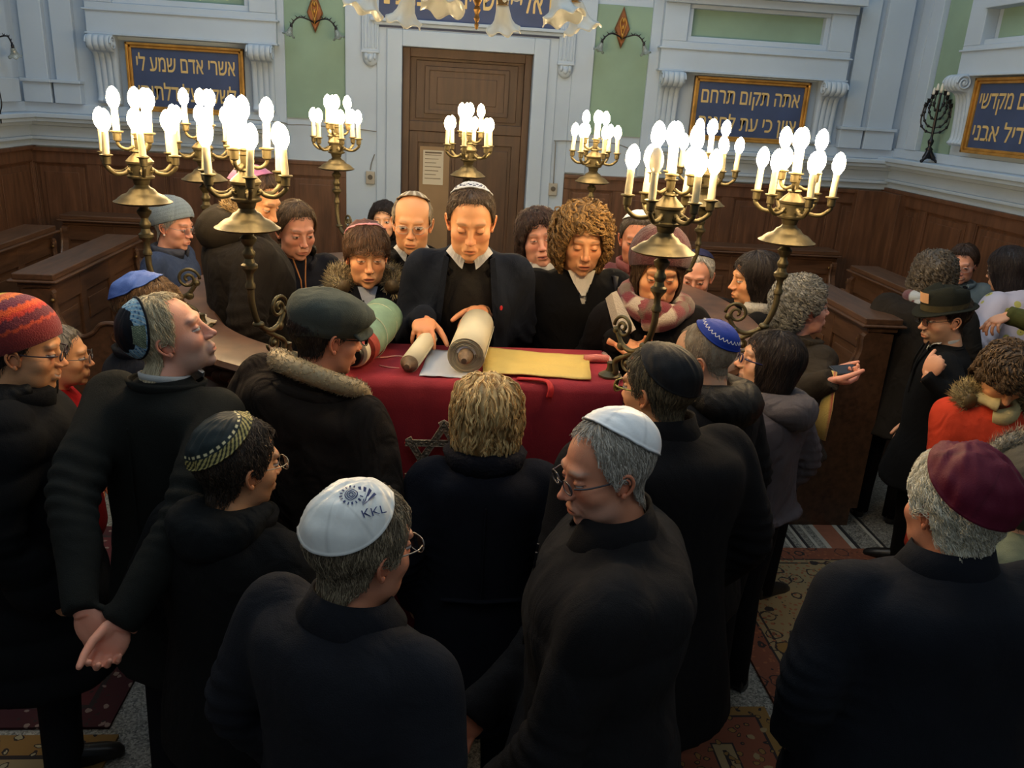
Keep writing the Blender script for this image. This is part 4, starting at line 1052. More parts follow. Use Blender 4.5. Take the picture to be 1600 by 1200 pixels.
    def cap(s, X, cdir, amax, R, off, colf, nt=72, nr=26, puff=0, rim=.003, dome=0, thick=.002):
        """round cap lying on the head; cdir=(az, el) degrees of its centre, amax its half angle"""
        az, el = map(math.radians, cdir); c = np.array([math.cos(el) * math.sin(az), math.cos(el) * math.cos(az), math.sin(el)])
        e1 = unit(np.cross(c, [1, 0, 0])); e2 = np.cross(c, e1); am = math.radians(amax)
        al = np.linspace(0, 1, nr)[:, None] * am; th = (np.arange(nt) * 2 * PI / nt)[None]
        D = np.cos(al)[..., None] * c + np.sin(al)[..., None] * (np.cos(th)[..., None] * e1 + np.sin(th)[..., None] * e2)
        A = np.arctan2(D[..., 0], D[..., 1]); E_ = np.arcsin(np.clip(D[..., 2], -1, 1))
        rr = s.rad(A.ravel(), E_.ravel(), R).reshape(A.shape); u = al / am
        rr = rr * .3 + (rr.mean(1, keepdims=True)) * .7 * (1 - .0 * u) if dome else rr
        # on the rim follow the head, inside puff up
        rr = rr + off + puff * (1 - u ** 2) + rim * (u > .97)
        V = HO + D * rr[..., None]; Vi = HO + D * (rr - thick - .002)[..., None]
        col = colf(np.broadcast_to(u, A.shape).ravel(), np.broadcast_to(th, A.shape).ravel())
        mb = MB(); F = gridmesh(nt, nr, True)
        V = V.reshape(-1, 3); Vi = Vi.reshape(-1, 3); n = len(V)
        rimf = [((nr - 1) * nt + j, (nr - 1) * nt + (j + 1) % nt, n + (nr - 1) * nt + (j + 1) % nt, n + (nr - 1) * nt + j)[::-1] for j in range(nt)]
        mb.add(X(np.vstack([V, Vi])), F + [tuple(i + n for i in f[::-1]) for f in F] + rimf, np.vstack([col, col * .6]))
        return mb

def lens_mat():
    m = mat('lens_glass', (1, 1, 1), .02, trans=1); m.node_tree.nodes['Principled BSDF'].inputs['IOR'].default_value = 1.04; return m
HANDS = {}
def hand_mesh(curl=(.35, .45, .3), spread=.12, thumb=(.75, .35), key=None):
    """wrist at origin, fingers +Y, palm towards -Z, thumb on +X"""
    k = (curl, spread, thumb)
    if k in HANDS: return HANDS[k]
    q = MB()
    q.tube([(0, -.03, .0), (0, -.01, 0), (0, .0, 0), (0, .02, 0)], [.020, .023, .024, .026], 14, flat=.75)
    q.ell((.004, .05, 0), (.040, .050, .0145), n=20, m=12); q.ell((-.012, .055, 0), (.028, .045, .015), n=16, m=10); q.ell((.022, .03, -.006), (.018, .030, .015), n=14, m=8)
    for i, (x, L_, r) in enumerate(((.029, .072, .0088), (.010, .080, .0090), (-.009, .074, .0086), (-.027, .058, .0076))):
        p = np.array([x, .082 - .006 * abs(i - 1.2), .001]); a = 0; yaw = -(i - 1.3) * spread; P = [p - np.array([0, .02, 0]), p]; cu = [c * (1 + .12 * i) for c in curl]
        for f_, c in zip((.45, .30, .25), cu):
            a += c; dv = np.array([math.sin(-yaw) * math.cos(a) * -1, math.cos(a) * math.cos(yaw), -math.sin(a)])
            p = p + dv * L_ * f_; P.append(p.copy())
        q.tube(P, [r, r * 1.05, r * 1.0, r * .92, r * .78], 12)
        for j, rr in ((1, 1.06), (2, 1.04), (3, .96), (4, .78)): q.ell(P[j], r * rr, n=12, m=8)
    a, b = thumb; p = np.array([.026, .022, -.006]); P = [p]
    for L_, aa in ((.042, a), (.032, a - .25), (.026, a - .4)):
        p = p + L_ * np.array([math.sin(aa), math.cos(aa) * math.cos(b), -math.sin(b) * math.cos(aa) - .15]); P.append(p)
    q.tube(P, [.014, .0115, .0100, .0080], 12)
    for p_, r in zip(P, (.014, .0115, .010, .008)): q.ell(p_, r, n=12, m=8)
    HANDS[k] = remeshed(q, .0034, 3, .5); return HANDS[k]
def frame(ydir, zdir):
    y = unit(ydir); x = unit(np.cross(y, zdir)); z = np.cross(x, y); return np.stack([x, y, z], 1)

def quilt(V, N, period, amp, z0=0, axis=2):
    return V + N * (amp * np.abs(np.sin((V[:, axis] - z0) * PI / period)) ** .6)[:, None]
def person(label, crown, F, floor=0, head=None, face=None, hair=None, coat=(.02, .02, .022), coatm=None, pitch=0, yaw=0, roll=0, lean=0, side=0, W=1.0, bulk=.012, hem=.50, hands=None, arms=None,
           hi=True, scale=1.0, trousers=(.02, .02, .025), voxel=.013, quilted=None, collar=None, extra=None, seed=0, openf=False, long=False, kippah=None, kmat=None, glasses=None, kname='kippah', hdz=0, fold=.35, shoes=True, innerc=(.03, .03, .03), neckfwd=.03, wr=.006):
    """F heading of the body in degrees clockwise from +Y; yaw/pitch/roll of the head relative to it; crown = world point"""
    rs = np.random.RandomState(seed + 11)
    crown = np.array(crown, float); face = dict(face or {})
    Ryaw = rotz(-math.radians(yaw)) @ rotx(-math.radians(pitch)) @ roty(math.radians(roll))
    lr = math.radians(lean); u = np.array([math.sin(math.radians(side)), math.sin(lr), math.cos(lr)]); u = unit(u); f = unit(np.array([0, math.cos(lr), -math.sin(lr)]))
    K = scale
    # solve the stature
    S = crown[2] - floor
    for _ in range(8):
        hip = np.array([0, 0, .53 * S]); nb = hip + u * .315 * S
        hc = nb + u * (.070 + hdz) * K + f * neckfwd + np.array([0, .012, .040 * K])
        ct = hc + Ryaw @ np.array([0, -.012, .117]) * K
        S += (crown[2] - floor - ct[2]) * .9
    Rw = rotz(-math.radians(F)); base = crown - np.array([*(Rw @ ct)[:2], 0]); base[2] = floor
    e = empty('person', tuple(base), -math.radians(F), label, 'person')
    X = lambda V: (np.asarray(V) * K) @ Ryaw.T + hc
    face['_nb'] = (Ryaw.T @ (nb - u * .02 - hc)) / K
    H = Head(face, hi)
    body = MB(); H.skin(body, X)
    k = S / 1.75
    sh = .180 * W * k; shz = -.075 * k
    R0 = np.stack([unit(np.cross(f, u)), f, u], 1)
    tp = lambda p: nb + R0 @ (np.array(p) * k)       # torso point, neck base frame (x right, y fwd, z up), in units of stature
    shoulders = {s_: nb + R0 @ np.array([s_ * sh, 0, shz]) for s_ in (-1, 1)}
    # arms
    AR = {}
    arms = arms or {}
    for s_, nm in ((-1, 'l'), (1, 'r')):
        a = arms.get(nm, {})
        p0 = shoulders[s_]
        if 'w' in a:        # wrist target given in the world
            tgt = Rw.T @ (np.array(a['w'], float) - base)
        else: tgt = a.get('t', None); tgt = p0 + np.array([s_ * .045, .05, -.50 * k]) if tgt is None else (np.array(tgt) * np.array([1, 1, 1]))
        L1, L2 = .165 * S, .15 * S; d = tgt - p0; dist = np.linalg.norm(d)
        if dist > (L1 + L2) * .995: L1 *= dist / (L1 + L2) * 1.01; L2 = L1 * .92
        dist = min(dist, L1 + L2 - 1e-4); d = unit(d)
        aa = (L1 * L1 - L2 * L2 + dist * dist) / (2 * dist); hh = math.sqrt(max(0, L1 * L1 - aa * aa))
        pole = np.array(a.get('pole', (s_ * .6, -.8, -.3))); pole = unit(pole - d * (pole @ d))
        el = p0 + d * aa + pole * hh; AR[s_] = (p0, el, tgt, a)
    # the body under the clothes
    bt = MB(); ra = np.arange(12) * 2 * PI / 12
    prof = [(-.60, .10, .07), (-.45, .11, .075), (-.28, .115, .08), (-.14, .13, .075), (-.07, .12, .06), (-.02, .055, .05)]
    body.loft([[tp((a_ * math.cos(t), b_ * math.sin(t), z)) for t in ra] for z, a_, b_ in prof], col=SK[face.get('skin', 'fair')])
    for s_ in (-1, 1):
        p0, el, w, a = AR[s_]
        body.tube([p0, el, w], [.035, .03, .022], 8, col=SK[face.get('skin', 'fair')])
        body.tube([(s_ * .07 * k, 0, .54 * S), (s_ * .08 * k, .01, .28 * S), (s_ * .09 * k, 0, .06 * S)], [.05, .04, .03], 8, col=SK[face.get('skin', 'fair')])
        hd = a.get('hand', None)
        if a.get('skip'): continue
        hv, hf = hand_mesh(*(hd or ((.35, .45, .3), .08, (.55, .35))))
        dv = unit(np.array(a['dir']) if 'dir' in a else w - el); pn = np.array(a.get('palm', (-s_, 0, 0)))
        if a.get('world'): dv = Rw.T @ dv; pn = Rw.T @ pn
        Fm = frame(dv, -pn); V = hv.copy() * (K * a.get('hs', 1.0)) 
        # thumb side: which side of the hand points up/in
        th = a.get('thumb', 'auto'); fl = False
        if th == 'auto': fl = (Fm[:, 0] @ np.array([0, .5, .6])) < 0
        elif th == 'flip': fl = True
        if fl: V[:, 0] *= -1
        c = np.array(SK[face.get('skin', 'fair')]) * np.array([1.0, .88, .84]); cc = np.tile(c, (len(V), 1)); 
        kn = np.clip(wnoise(hv, 90, 4), 0, 1)[:, None] * .25; cc = cc * (1 - kn) + c * np.array([.9, .6, .55]) * kn
        body.add(V @ Fm.T + w, [f_[::-1] if fl else f_ for f_ in hf], cc)
    body.obj('body', M_SKIN, e, smooth=True)
    # hair
    R = H.r
    if hair:
        mb, R = H.hair(X, seed=seed + 1, **hair); mb.obj('hair', M_HAIR, e, smooth=True)
    # coat
    cm_ = coatm or cloth('coat_%02d%02d%02d' % tuple(int(99 * min(.99, c ** .5)) for c in coat), coat, fold=fold)
    q = MB(); n = 36; ra = np.arange(n) * 2 * PI / n; b_ = bulk
    hz = hip[2]
    def sec(c, a1, b1, M_, p=2.4):
        cs, sn = np.cos(ra), np.sin(ra); x = np.sign(cs) * np.abs(cs) ** (2 / p) * a1; y = np.sign(sn) * np.abs(sn) ** (2 / p) * b1
        return np.array([c + M_ @ np.array([xx, yy, 0]) for xx, yy in zip(x, y)])
    rings = []
    I = np.eye(3)
    fl_ = 1.10 if not long else 1.22
    hm = hz - hem * k * .5 if not long else hz - long * k
    rings.append(sec(np.array([0, 0, hm]), (.178 * W + b_ + .01) * k * fl_, (.125 * W + b_ + .02) * k * fl_, I))
    rings.append(sec(np.array([0, 0, (hm + hz) / 2]), (.178 * W + b_ + .01) * k * (1 + fl_) / 2, (.13 * W + b_ + .01) * k * (1 + fl_) / 2, I))
    for t, a1, b1, dy in ((.06, .178, .130, 0), (.25, .168, .125, .01), (.45, .172, .125, .01), (.62, .185, .128, .008), (.74, .190, .122, 0), (.82, .186, .108, -.008), (.885, .165, .092, -.012), (.935, .122, .078, -.012), (.975, .080, .066, -.006), (1.01, .064, .062, .0)):
        c = hip + (nb - hip) * t + R0 @ np.array([0, dy * k, 0]); b2 = b_ if t < .9 else b_ * .5
        M_ = I if t < .1 else R0
        rings.append(sec(c, (a1 * W + b2) * k, (b1 * (W * .6 + .4) + b2) * k, M_, 2.4 if t < .9 else 2))
    q.loft(rings)
    for s_ in (-1, 1):
        p0, el, w, a = AR[s_]; ub = .056 * k + b_ * .8; 
        inn = nb + R0 @ np.array([s_ * sh * .5, -.004, shz * 1.0])
        q.tube(spline([inn, p0 + np.array([0, 0, -.004]), p0 * .55 + el * .45, el, el * .5 + w * .5, w + unit(w - el) * .022], 5), np.interp(np.linspace(0, 1, 26), [0, .2, .4, .6, .8, 1], [.045 * k, ub * 1.0, ub, ub * .90, ub * .80, .037 * k + b_ * .7]), 18)
        q.ell(el, ub * .92, n=16, m=10)
    V, Fc = remeshed(q, voxel, 11, .6)
    N = vnormals(V, Fc)
    if quilted: V = quilt(V, N, quilted[0], quilted[1])
    V = V + N * (wr * wnoise(V, 16, seed) + wr * .55 * wnoise(V * np.array([1, 1, .6]), 42, seed + 3))[:, None]
    # creases at elbows and waist
    for s_ in (-1, 1):
        p0, el, w, a = AR[s_]; dd = np.linalg.norm(V - el, axis=1); ax = unit(w - p0)
        V = V + N * (.007 * np.exp(-(dd / .10) ** 2) * np.sin((V - el) @ ax * 150 + 3 * wnoise(V, 20, seed + s_ + 2)))[:, None]
    if openf:
        L = (V - nb) @ R0; L /= k
        wz = np.interp(-L[:, 2], [-.02, .0, .15, .35, .60], openf); msk = (L[:, 1] > .03) & (np.abs(L[:, 0] - .0) < wz) & (L[:, 2] < .05)
        Fc = [f_ for f_ in Fc if not all(msk[i] for i in f_)]
        used = np.zeros(len(V), bool); used[[i for f_ in Fc for i in f_]] = True; sn = used & msk
        L[sn, 0] = np.sign(L[sn, 0]) * wz[sn]; V[sn] = nb + (L[sn] * k) @ R0.T
        inner = MB(); ri = [sec(hip + (nb - hip) * t + R0 @ np.array([0, dy * k, 0]), a1 * k * .97, b1 * k * (.97 * (W * .6 + .4)), R0, 2.3) for t, a1, b1, dy in ((.0, .165, .118, 0), (.25, .158, .115, .01), (.45, .162, .118, .01), (.62, .172, .124, .008), (.74, .170, .118, 0), (.82, .160, .104, -.006), (.885, .135, .086, -.010), (.935, .095, .070, -.010), (.972, .066, .058, -.004))]
        inner.loft(ri).obj('sweater', cloth('sweater_%02d' % seed, innerc), e, smooth=True)
    mbc = MB(); mbc.add(V, Fc, coat); co = mbc.obj('coat', cm_, e, smooth=True)
    if openf: s2 = co.modifiers.new('s', 'SOLIDIFY'); s2.thickness = .008; s2.offset = -1
    # trousers + shoes
    q = MB()
    for s_ in (-1, 1):
        q.tube([(s_ * .07 * k, 0, .56 * S), (s_ * .085 * k, .01, .45 * S), (s_ * .09 * k, .015, .28 * S), (s_ * .095 * k, 0, .12 * S), (s_ * .095 * k, -.005, .035)], [.085 * k, .085 * k, .062 * k, .054 * k, .052 * k], 16)
    q.obj('trousers', cloth('trousers_%02d%02d%02d' % tuple(int(99 * c ** .5) for c in trousers), trousers), e, smooth=True)
    if shoes:
        for s_ in (-1, 1):
            q = MB(); out = [(-.05, .03), (-.045, .05), (0, .055), (.06, .045), (.12, .032), (.16, .022), (.175, .012)]
            rr = []
            for y, h in out:
                wd = .036 * (1 - .25 * (abs(y - .06) / .12) ** 2) * (1 if y < .17 else .5)
                rr.append([(s_ * .098 * k + .008 * s_ * (y > .1) + wd * math.cos(t), y, max(.0, h * .95 + (h + .012) * math.sin(t) * .6) if math.sin(t) > 0 else max(0.0, h * .5 * (1 + math.sin(t)))) for t in np.arange(16) * 2 * PI / 16])
            q.loft(rr); q.obj('shoe', M_SHOE, e, smooth=True)
    ctx = dict(e=e, X=X, H=H, R=R, nb=nb, R0=R0, k=k, K=K, S=S, tp=tp, AR=AR, co=co, cm=cm_, hip=hip, Rw=Rw, base=base, W=W, b=b_)
    if collar is not None: make_collar(ctx, **collar)
    if kippah is not None:
        m = kippah.pop('mat', M_KIP); H.cap(X, R=R, **kippah).obj(kname, m, e, smooth=True)
    if glasses is not None: make_glasses(ctx, **glasses)
    if extra: extra(ctx)
    return ctx
def make_collar(c, r=(.075, .070), h=.055, th=.012, m=None, tilt=.25, gap=0, z0=-.03, flare=.012, name='collar', rough=.0, col=(.5, .5, .5), n=48, fw=.012, fold=False):
    """stand-up collar round the neck; gap = half opening angle in front"""
    q = MB(); A = np.linspace(PI / 2 + gap, PI / 2 + 2 * PI - gap, n); rr = []
    prof = ((0, 0), (h, .004), (h + .005, .009), (h * .62, .019), (-.006, .040), (-.012, .036), (h * .35, .017), (h * .85, .006)) if fold else (
        (0, th), (h * .5, th * 1.1 + flare * .5), (h, th + flare), (h + th * .5, flare), (h, -th * .2 + flare), (h * .5, -th * .3 + flare * .4), (0, -th * .5))
    for t in A:
        ring = []
        front = math.sin(t)
        for j, (dz, dr) in enumerate(prof):
            zz = z0 + dz - tilt * .1 * (front + 1) * .5 * 1.0 + rough * rng.uniform(-1, 1); d = dr + rough * rng.uniform(-1, 1)
            ring.append(c['tp'](((r[0] + d) * math.cos(t) * c['W'] ** .5, (r[1] + d) * math.sin(t) + fw, zz)))
        rr.append(ring)
    q.loft(rr, col=col) if gap else q.loft(rr + [rr[0]], cap=False, col=col)
    return q.obj(name, m or c['cm'], c['co'], smooth=True)
def make_glasses(c, col=(.02, .02, .02), w=.024, h=.017, m=None, rim=.0012, z=-.002):
    q = MB(); X = c['X']
    for s_ in (-1, 1):
        t = np.linspace(0, 2 * PI, 25); P = np.stack([s_ * .033 + w * np.sign(np.cos(t)) * np.abs(np.cos(t)) ** .7, .106 - .10 * (np.abs(s_ * .033 + w * np.cos(t)) - .02) ** 2 * 10, z + h * np.sign(np.sin(t)) * np.abs(np.sin(t)) ** .8], 1)
        q.tube(X(P), rim * c['K'], 6)
        q.tube(X(spline([(s_ * .058, .100, z + .006), (s_ * .072, .075, z + .006), (s_ * .079, .03, z + .008), (s_ * .080, -.005, z + .010), (s_ * .077, -.022, z - .008)], 5)), rim * 1.2, 6)
    q.tube(X(np.array([(-.010, .108, z + .004), (0, .111, z + .006), (.010, .108, z + .004)])), rim, 6)
    o = q.obj('glasses', mat('frame_%02d%02d%02d' % tuple(int(99 * v) for v in col), col, .3, .4), c['e'], smooth=True)
    for s_ in (-1, 1):
        q = MB(); t = np.arange(20) * 2 * PI / 20; ring = [np.stack([s_ * .033 + w * kk * np.cos(t), np.full(20, yy) - .10 * (np.abs(s_ * .033 + w * np.cos(t)) - .02) ** 2 * 10, z + h * kk * np.sin(t)], 1) for kk, yy in ((.95, .1055), (.95, .1045))]
        q.loft([X(r_) for r_ in ring]); q.obj('lens', lens_mat(), o, smooth=True)
def fur(c, P, r, name, col, col2, parent=None, n=1500, L_=.03, w=.0012, flat=1.0, m=None):
    """furry roll along the points P (person-local)"""
    P = spline(P, 6); k = len(P); R_ = np.ones(k) * r if np.isscalar(r) else np.interp(np.linspace(0, 1, k), np.linspace(0, 1, len(r)), r)
    q = MB(); q.tube(P, R_, 14, col=np.array(col)); T = np.gradient(P, axis=0)
    rs = np.random.RandomState(5); V = []; Fs = []; cc = []
    for i in range(n):
        j = rs.randint(1, k - 1); t = unit(T[j]); v = rs.normal(size=3); v = unit(v - t * (v @ t)); p = P[j] + t * rs.uniform(-.5, .5) * np.linalg.norm(T[j]) + v * R_[j] * .92
        d = unit(v * .8 + rs.normal(size=3) * .5 + t * .2); l = L_ * rs.uniform(.5, 1.2); s_ = unit(np.cross(d, t)) * w
        b = len(V); V += [p + s_, p - s_, p + np.cross(d, s_), p + d * l * .6 + s_ * .8, p + d * l * .6 - s_ * .8, p + d * l + t * .004]; Fs += [(b, b + 1, b + 4, b + 3), (b + 1, b + 2, b + 4), (b + 2, b, b + 3), (b + 3, b + 4, b + 5)]
        cc += [np.array(col) + (np.array(col2) - np.array(col)) * rs.uniform(0, 1)] * 6
    q.add(np.array(V), Fs, np.array(cc))
    return q.obj(name, m or M_HAIR, parent or c['co'], smooth=True)
def scarf(c, m, turns=2, r=.085, th=.026, z=-.01, cols=None, h=.05, amp=.012, name='scarf', fw=.02, tails=(), n=90, parent=None):
    q = MB(); rs = np.random.RandomState(3)
    t = np.linspace(0, turns * 2 * PI, n * turns); P = []
    for a in t:
        u = a / (turns * 2 * PI)
        P.append(c['tp'](((r + .012 * math.sin(a * 1.7)) * math.cos(a + 1.2), (r * .95 + .01 * math.sin(a * 2.3)) * math.sin(a + 1.2) + fw, z + h * (u - .4) + amp * math.sin(a * 1.3) - .03 * max(0, math.sin(a + 1.2)))))
    P = np.array(P); R_ = th * (1 + .2 * np.sin(t * 3.1))
    if cols is not None:
        cc = []
        for i in range(len(P)):
            for j in range(12): cc.append(cols(t[i], j / 12))
        q.tube(P, R_, 12, col=np.array(cc))
    else: q.tube(P, R_, 12, flat=1.2)
    for T in tails:
        S_ = spline(T, 6); q.tube(S_, np.linspace(.03, .045, len(S_)), 12, flat=.4, col=None if cols is None else np.array([cols(i * .3, j / 12) for i in range(len(S_)) for j in range(12)]))
    return q.obj(name, m, parent or c['e'], smooth=True)
# ---------------------------------------------------------------- hats and small wearables
def solid(c): return lambda u, t: np.tile(c, (len(u), 1))
def gores(c, n=6, d=.82): 
    def f(u, t):
        a = np.abs(((t * n / (2 * PI)) % 1) - .5) < .012; o = np.tile(np.array(c, float), (len(u), 1)); o[a & (u < .96)] *= d; o[u > .96] *= .92; return o
    return f
def decal(c, V2, F, center, ang, off, name, m, parent=None, R=None):
    """lay a small flat drawing (metres) on the head surface around a direction"""
    az, el = map(math.radians, center); d = np.array([math.cos(el) * math.sin(az), math.cos(el) * math.cos(az), math.sin(el)])
    e1 = unit(np.cross([0, 0, 1.0001], d)) * -1; e2 = np.cross(e1, -d) * -1; e2 = unit(np.cross(d, e1)) * -1
    ca, sa = math.cos(ang), math.sin(ang); V2 = np.asarray(V2)
    x = (V2[:, 0] * ca - V2[:, 1] * sa) / .112; y = (V2[:, 0] * sa + V2[:, 1] * ca) / .112
    D = d + x[:, None] * e1 + y[:, None] * (-e2); D /= np.linalg.norm(D, axis=1)[:, None]
    A = np.arctan2(D[:, 0], D[:, 1]); E_ = np.arcsin(D[:, 2]); H = c['H']; rr = H.rad(A, E_, c['R'] if R is None else R) + off
    q = MB(); q.add(c['X'](HO + D * rr[:, None]), F); return q.obj(name, m, parent or c['e'])
def text2d(s, size):
    me = text_mesh(s, size, 0); V = np.array([v.co[:2] for v in me.vertices]); F = [tuple(p.vertices) for p in me.polygons]; return V, F
def stroke2d(P, w):
    P = np.asarray(P, float); T = np.gradient(P, axis=0); T /= np.linalg.norm(T, axis=1)[:, None] + 1e-9; Nn = np.stack([-T[:, 1], T[:, 0]], 1)
    V = np.stack([P + Nn * w, P - Nn * w], 1).reshape(-1, 2); return V, [(2 * i, 2 * i + 1, 2 * i + 3, 2 * i + 2) for i in range(len(P) - 1)]
def merge2d(L):
    V, F, n = [], [], 0
    for v, f in L: V.append(v); F += [tuple(i + n for i in g) for g in f]; n += len(v)
    return np.vstack(V), F
def ering(a, b, cy, z, n=40, f=None):
    t = np.arange(n) * 2 * PI / n; x = a * np.cos(t); y = b * np.sin(t) + cy; zz = np.full(n, z) if not callable(z) else z(x, y); return np.stack([x, y, zz], 1)
def flat_cap(c):
    R_ = rotx(math.radians(4)); q = MB()
    rings = [ering(.088, .106, -.006, .014), ering(.091, .108, -.004, .036), ering(.100, .122, .006, .052), ering(.106, .133, .012, .074), ering(.102, .126, .010, .096), ering(.088, .106, .0, .115), ering(.062, .076, -.012, .130), ering(.03, .036, -.02, .137), ering(.004, .005, -.02, .139)]
    rings = [r + np.stack([0 * r[:, 0], 0 * r[:, 0], -.20 * np.clip(r[:, 1] - .02, 0, 1) + .003 * np.sin(6 * np.arctan2(r[:, 1], r[:, 0]))], 1) for r in rings]
    q.loft([c['X'](r @ R_.T) for r in rings]); o = q.obj('flat_cap', cloth('cap_wool', s2l(92, 98, 90), fold=.25), c['e'], smooth=True)
    q = MB(); t = np.linspace(math.radians(28), math.radians(152), 26); rr = []
    for r0, dz in ((.0, .012), (.012, .008), (.022, .003), (.030, -.003), (.031, -.006), (.022, -.003), (.0, .004)):
        rr.append(c['X'](np.stack([(.088 + r0 * .7) * np.cos(t), -.004 + (.112 + r0) * np.sin(t), .034 + dz - .15 * np.abs(np.cos(t)) ** 2 * .12 - .012 * np.ones_like(t)], 1) @ R_.T))
    q.loft(np.array(rr).transpose(1, 0, 2)); q.obj('peak', cloth('cap_wool', (0, 0, 0)), o, smooth=True)
def fedora(c):
    R_ = rotx(math.radians(-2)) @ roty(0); q = MB(); n = 48; X = c['X']
    tr = lambda r: X(r @ R_.T)
    br = lambda a, b, z: ering(a, b, 0, lambda x, y: z + .30 * np.abs(x / .13) ** 2 * .05 + np.where(y > 0, -.016 * (y / .15) ** 2, .010 * (y / .15) ** 2), n)
    rings = [br(.084, .102, .040), br(.10, .12, .036), br(.114, .136, .036), br(.117, .139, .040), br(.114, .136, .043), br(.10, .12, .043), br(.086, .104, .047), ering(.085, .103, 0, .07, n), ering(.083, .100, 0, .10, n)]
    def pinch(a, b, z, dp):
        r = ering(a, b, 0, z, n); k = np.exp(-((r[:, 1] - .05) / .035) ** 2); r[:, 0] *= 1 - .28 * k * dp; r[:, 2] += -.02 * dp * np.exp(-(r[:, 0] / .03) ** 2) - .014 * dp * (r[:, 1] < 0); return r
    rings += [pinch(.080, .096, .13, .5), pinch(.070, .085, .148, 1), pinch(.05, .068, .155, 1), pinch(.02, .04, .142, .6), pinch(.003, .01, .136, .2)]
    q.loft([tr(r) for r in rings]); o = q.obj('fedora', cloth('felt', s2l(52, 54, 44), fold=.15), c['e'], smooth=True)
    q = MB().loft([tr(ering(.0868, .1045, 0, z, n)) for z in (.048, .050, .074, .076)], cap=False); q.obj('hat_band', cloth('hat_ribbon', s2l(84, 76, 52)), o, smooth=True)
    q = MB().loft([tr(np.array([(.0885 * math.cos(t), .1065 * math.sin(t), z) for t in np.linspace(1.25, 2.0, 8)])) for z in (.085, .13)], closed=False, cap=False)
    q.obj('hat_patch', mat('tan_patch', s2l(196, 150, 110), .7), o)
def beanie(c, colf, center=(180, 68), amax=82, off=.010, puff=.022, rim=.006, name='knit_hat', rib=.0015):
    H = c['H']; R = np.maximum(c['R'], H.r + .004)
    q = H.cap(c['X'], center, amax, R, off, colf, nt=140, nr=44, puff=puff, rim=0, dome=0, thick=.004)
    V = q.v[0]; ce = c['X'](np.array([[0, 0, .03]])); n = len(V); D = V - ce; D /= np.linalg.norm(D, axis=1)[:, None]
    th = np.tile(np.arange(140), 44); th = np.concatenate([th, th]); q.v[0] = V + D * (rib * np.sin(th * PI))[:, None]
    q.obj(name, M_KNIT, c['e'], smooth=True)
def tube_on(c, P, r, name, m, parent=None, n=10, **k): return MB().tube(spline(P, 6), r, n, **k).obj(name, m, parent or c['e'], smooth=True)
def shirt_collar(c, col=s2l(206, 208, 206), h=.04, spread=.05, drop=.075):
    """two folded points and a stand"""
    m = cloth('shirt_white', col, .8, fold=.1); make_collar(c, r=(.060, .056), h=h, th=.005, m=m, gap=.25, z0=-.005, flare=.002, name='shirt_collar', fw=.006)
    q = MB(); tp = c['tp']
    for s_ in (-1, 1):
        top = [tp((s_ * .060 * math.cos(a), .006 + .062 * math.sin(a), .035)) for a in np.linspace(.3, 1.45, 7)]
        bot = [tp((s_ * (.080 * math.cos(a) + .010), .014 + .078 * math.sin(a) + .012, .004 - drop * (math.sin(a) ** 5))) for a in np.linspace(.3, 1.38, 7)]
        q.loft([[t_, b_, b_ + c['R0'] @ np.array([0, -.004, 0]), t_ + c['R0'] @ np.array([0, -.004, 0])] for t_, b_ in zip(top, bot)])
    q.obj('shirt_collar', m, c['e'])
def lapel(c, m, w=.05, top=.0, bot=.30, x0=.04, x1=.10):
    q = MB(); tp = c['tp']
    for s_ in (-1, 1):
        rr = []
        for u in np.linspace(0, 1, 9):
            x = x0 + (x1 - x0) * u; z = top - (top - -bot) * u; y = .085 + .045 * min(1, u * 2.2) + c['b']; ww = w * (math.sin(PI * min(1, u * .75 + .3)))
            rr.append([tp((s_ * x, y + .006, z)), tp((s_ * (x + ww), y + .002, z + .01)), tp((s_ * (x + ww), y - .004, z + .01)), tp((s_ * x, y - .004, z))])
        q.loft(rr)
    q.obj('lapel', m, c['co'], smooth=False)
def hood_down(c, m, r=.055, name='hood', furcol=None, back=.085, z=-.01):
    """a hood lying on the shoulders behind the neck"""
    tp = c['tp']; A = np.linspace(-.35, PI + .35, 15)
    P = [tp(((.098 + .012 * math.sin(a)) * math.cos(a), -(.06 + back * .5) * max(-.3, math.sin(a)) + .03 * (1 - abs(math.sin(a))), z + .02 - .035 * math.sin(a) * (math.sin(a) > 0))) for a in A]
    R_ = [r * (.35 + .75 * max(0, math.sin(a)) ** .7) for a in A]
    if furcol: return fur(c, P, R_, name, furcol[0], furcol[1], n=2600, L_=.032, w=.0013)
    q = MB(); S_ = spline(P, 5); q.tube(S_, np.interp(np.linspace(0, 1, len(S_)), np.linspace(0, 1, 15), R_), 16)
    V = q.v[0]; q.v[0] = V + (V - S_.mean(0)) * 0 + np.stack([.004 * wnoise(V, 50, 1), .004 * wnoise(V, 50, 2), .006 * wnoise(V, 40, 3)], 1)
    return q.obj(name, m, c['co'], smooth=True)
bobvol = lambda P: smin(sde(P, (0, -.022, .032), (.094, .112, .100)), sde(P, (0, -.035, -.055), (.092, .085, .105)), .03)
longvol = lambda P: smin(sde(P, (0, -.022, .032), (.094, .112, .100)), sde(P, (0, -.04, -.09), (.098, .085, .15)), .04)
curlvol = lambda P: smin(sde(P, (0, -.018, .035), (.108, .118, .108)), sde(P, (0, -.025, -.045), (.112, .088, .092)), .04)
gcurlvol = lambda P: smin(sde(P, (0, -.022, .035), (.108, .122, .112)), sde(P, (0, -.05, -.03), (.095, .090, .085)), .04)
K_ = s2l

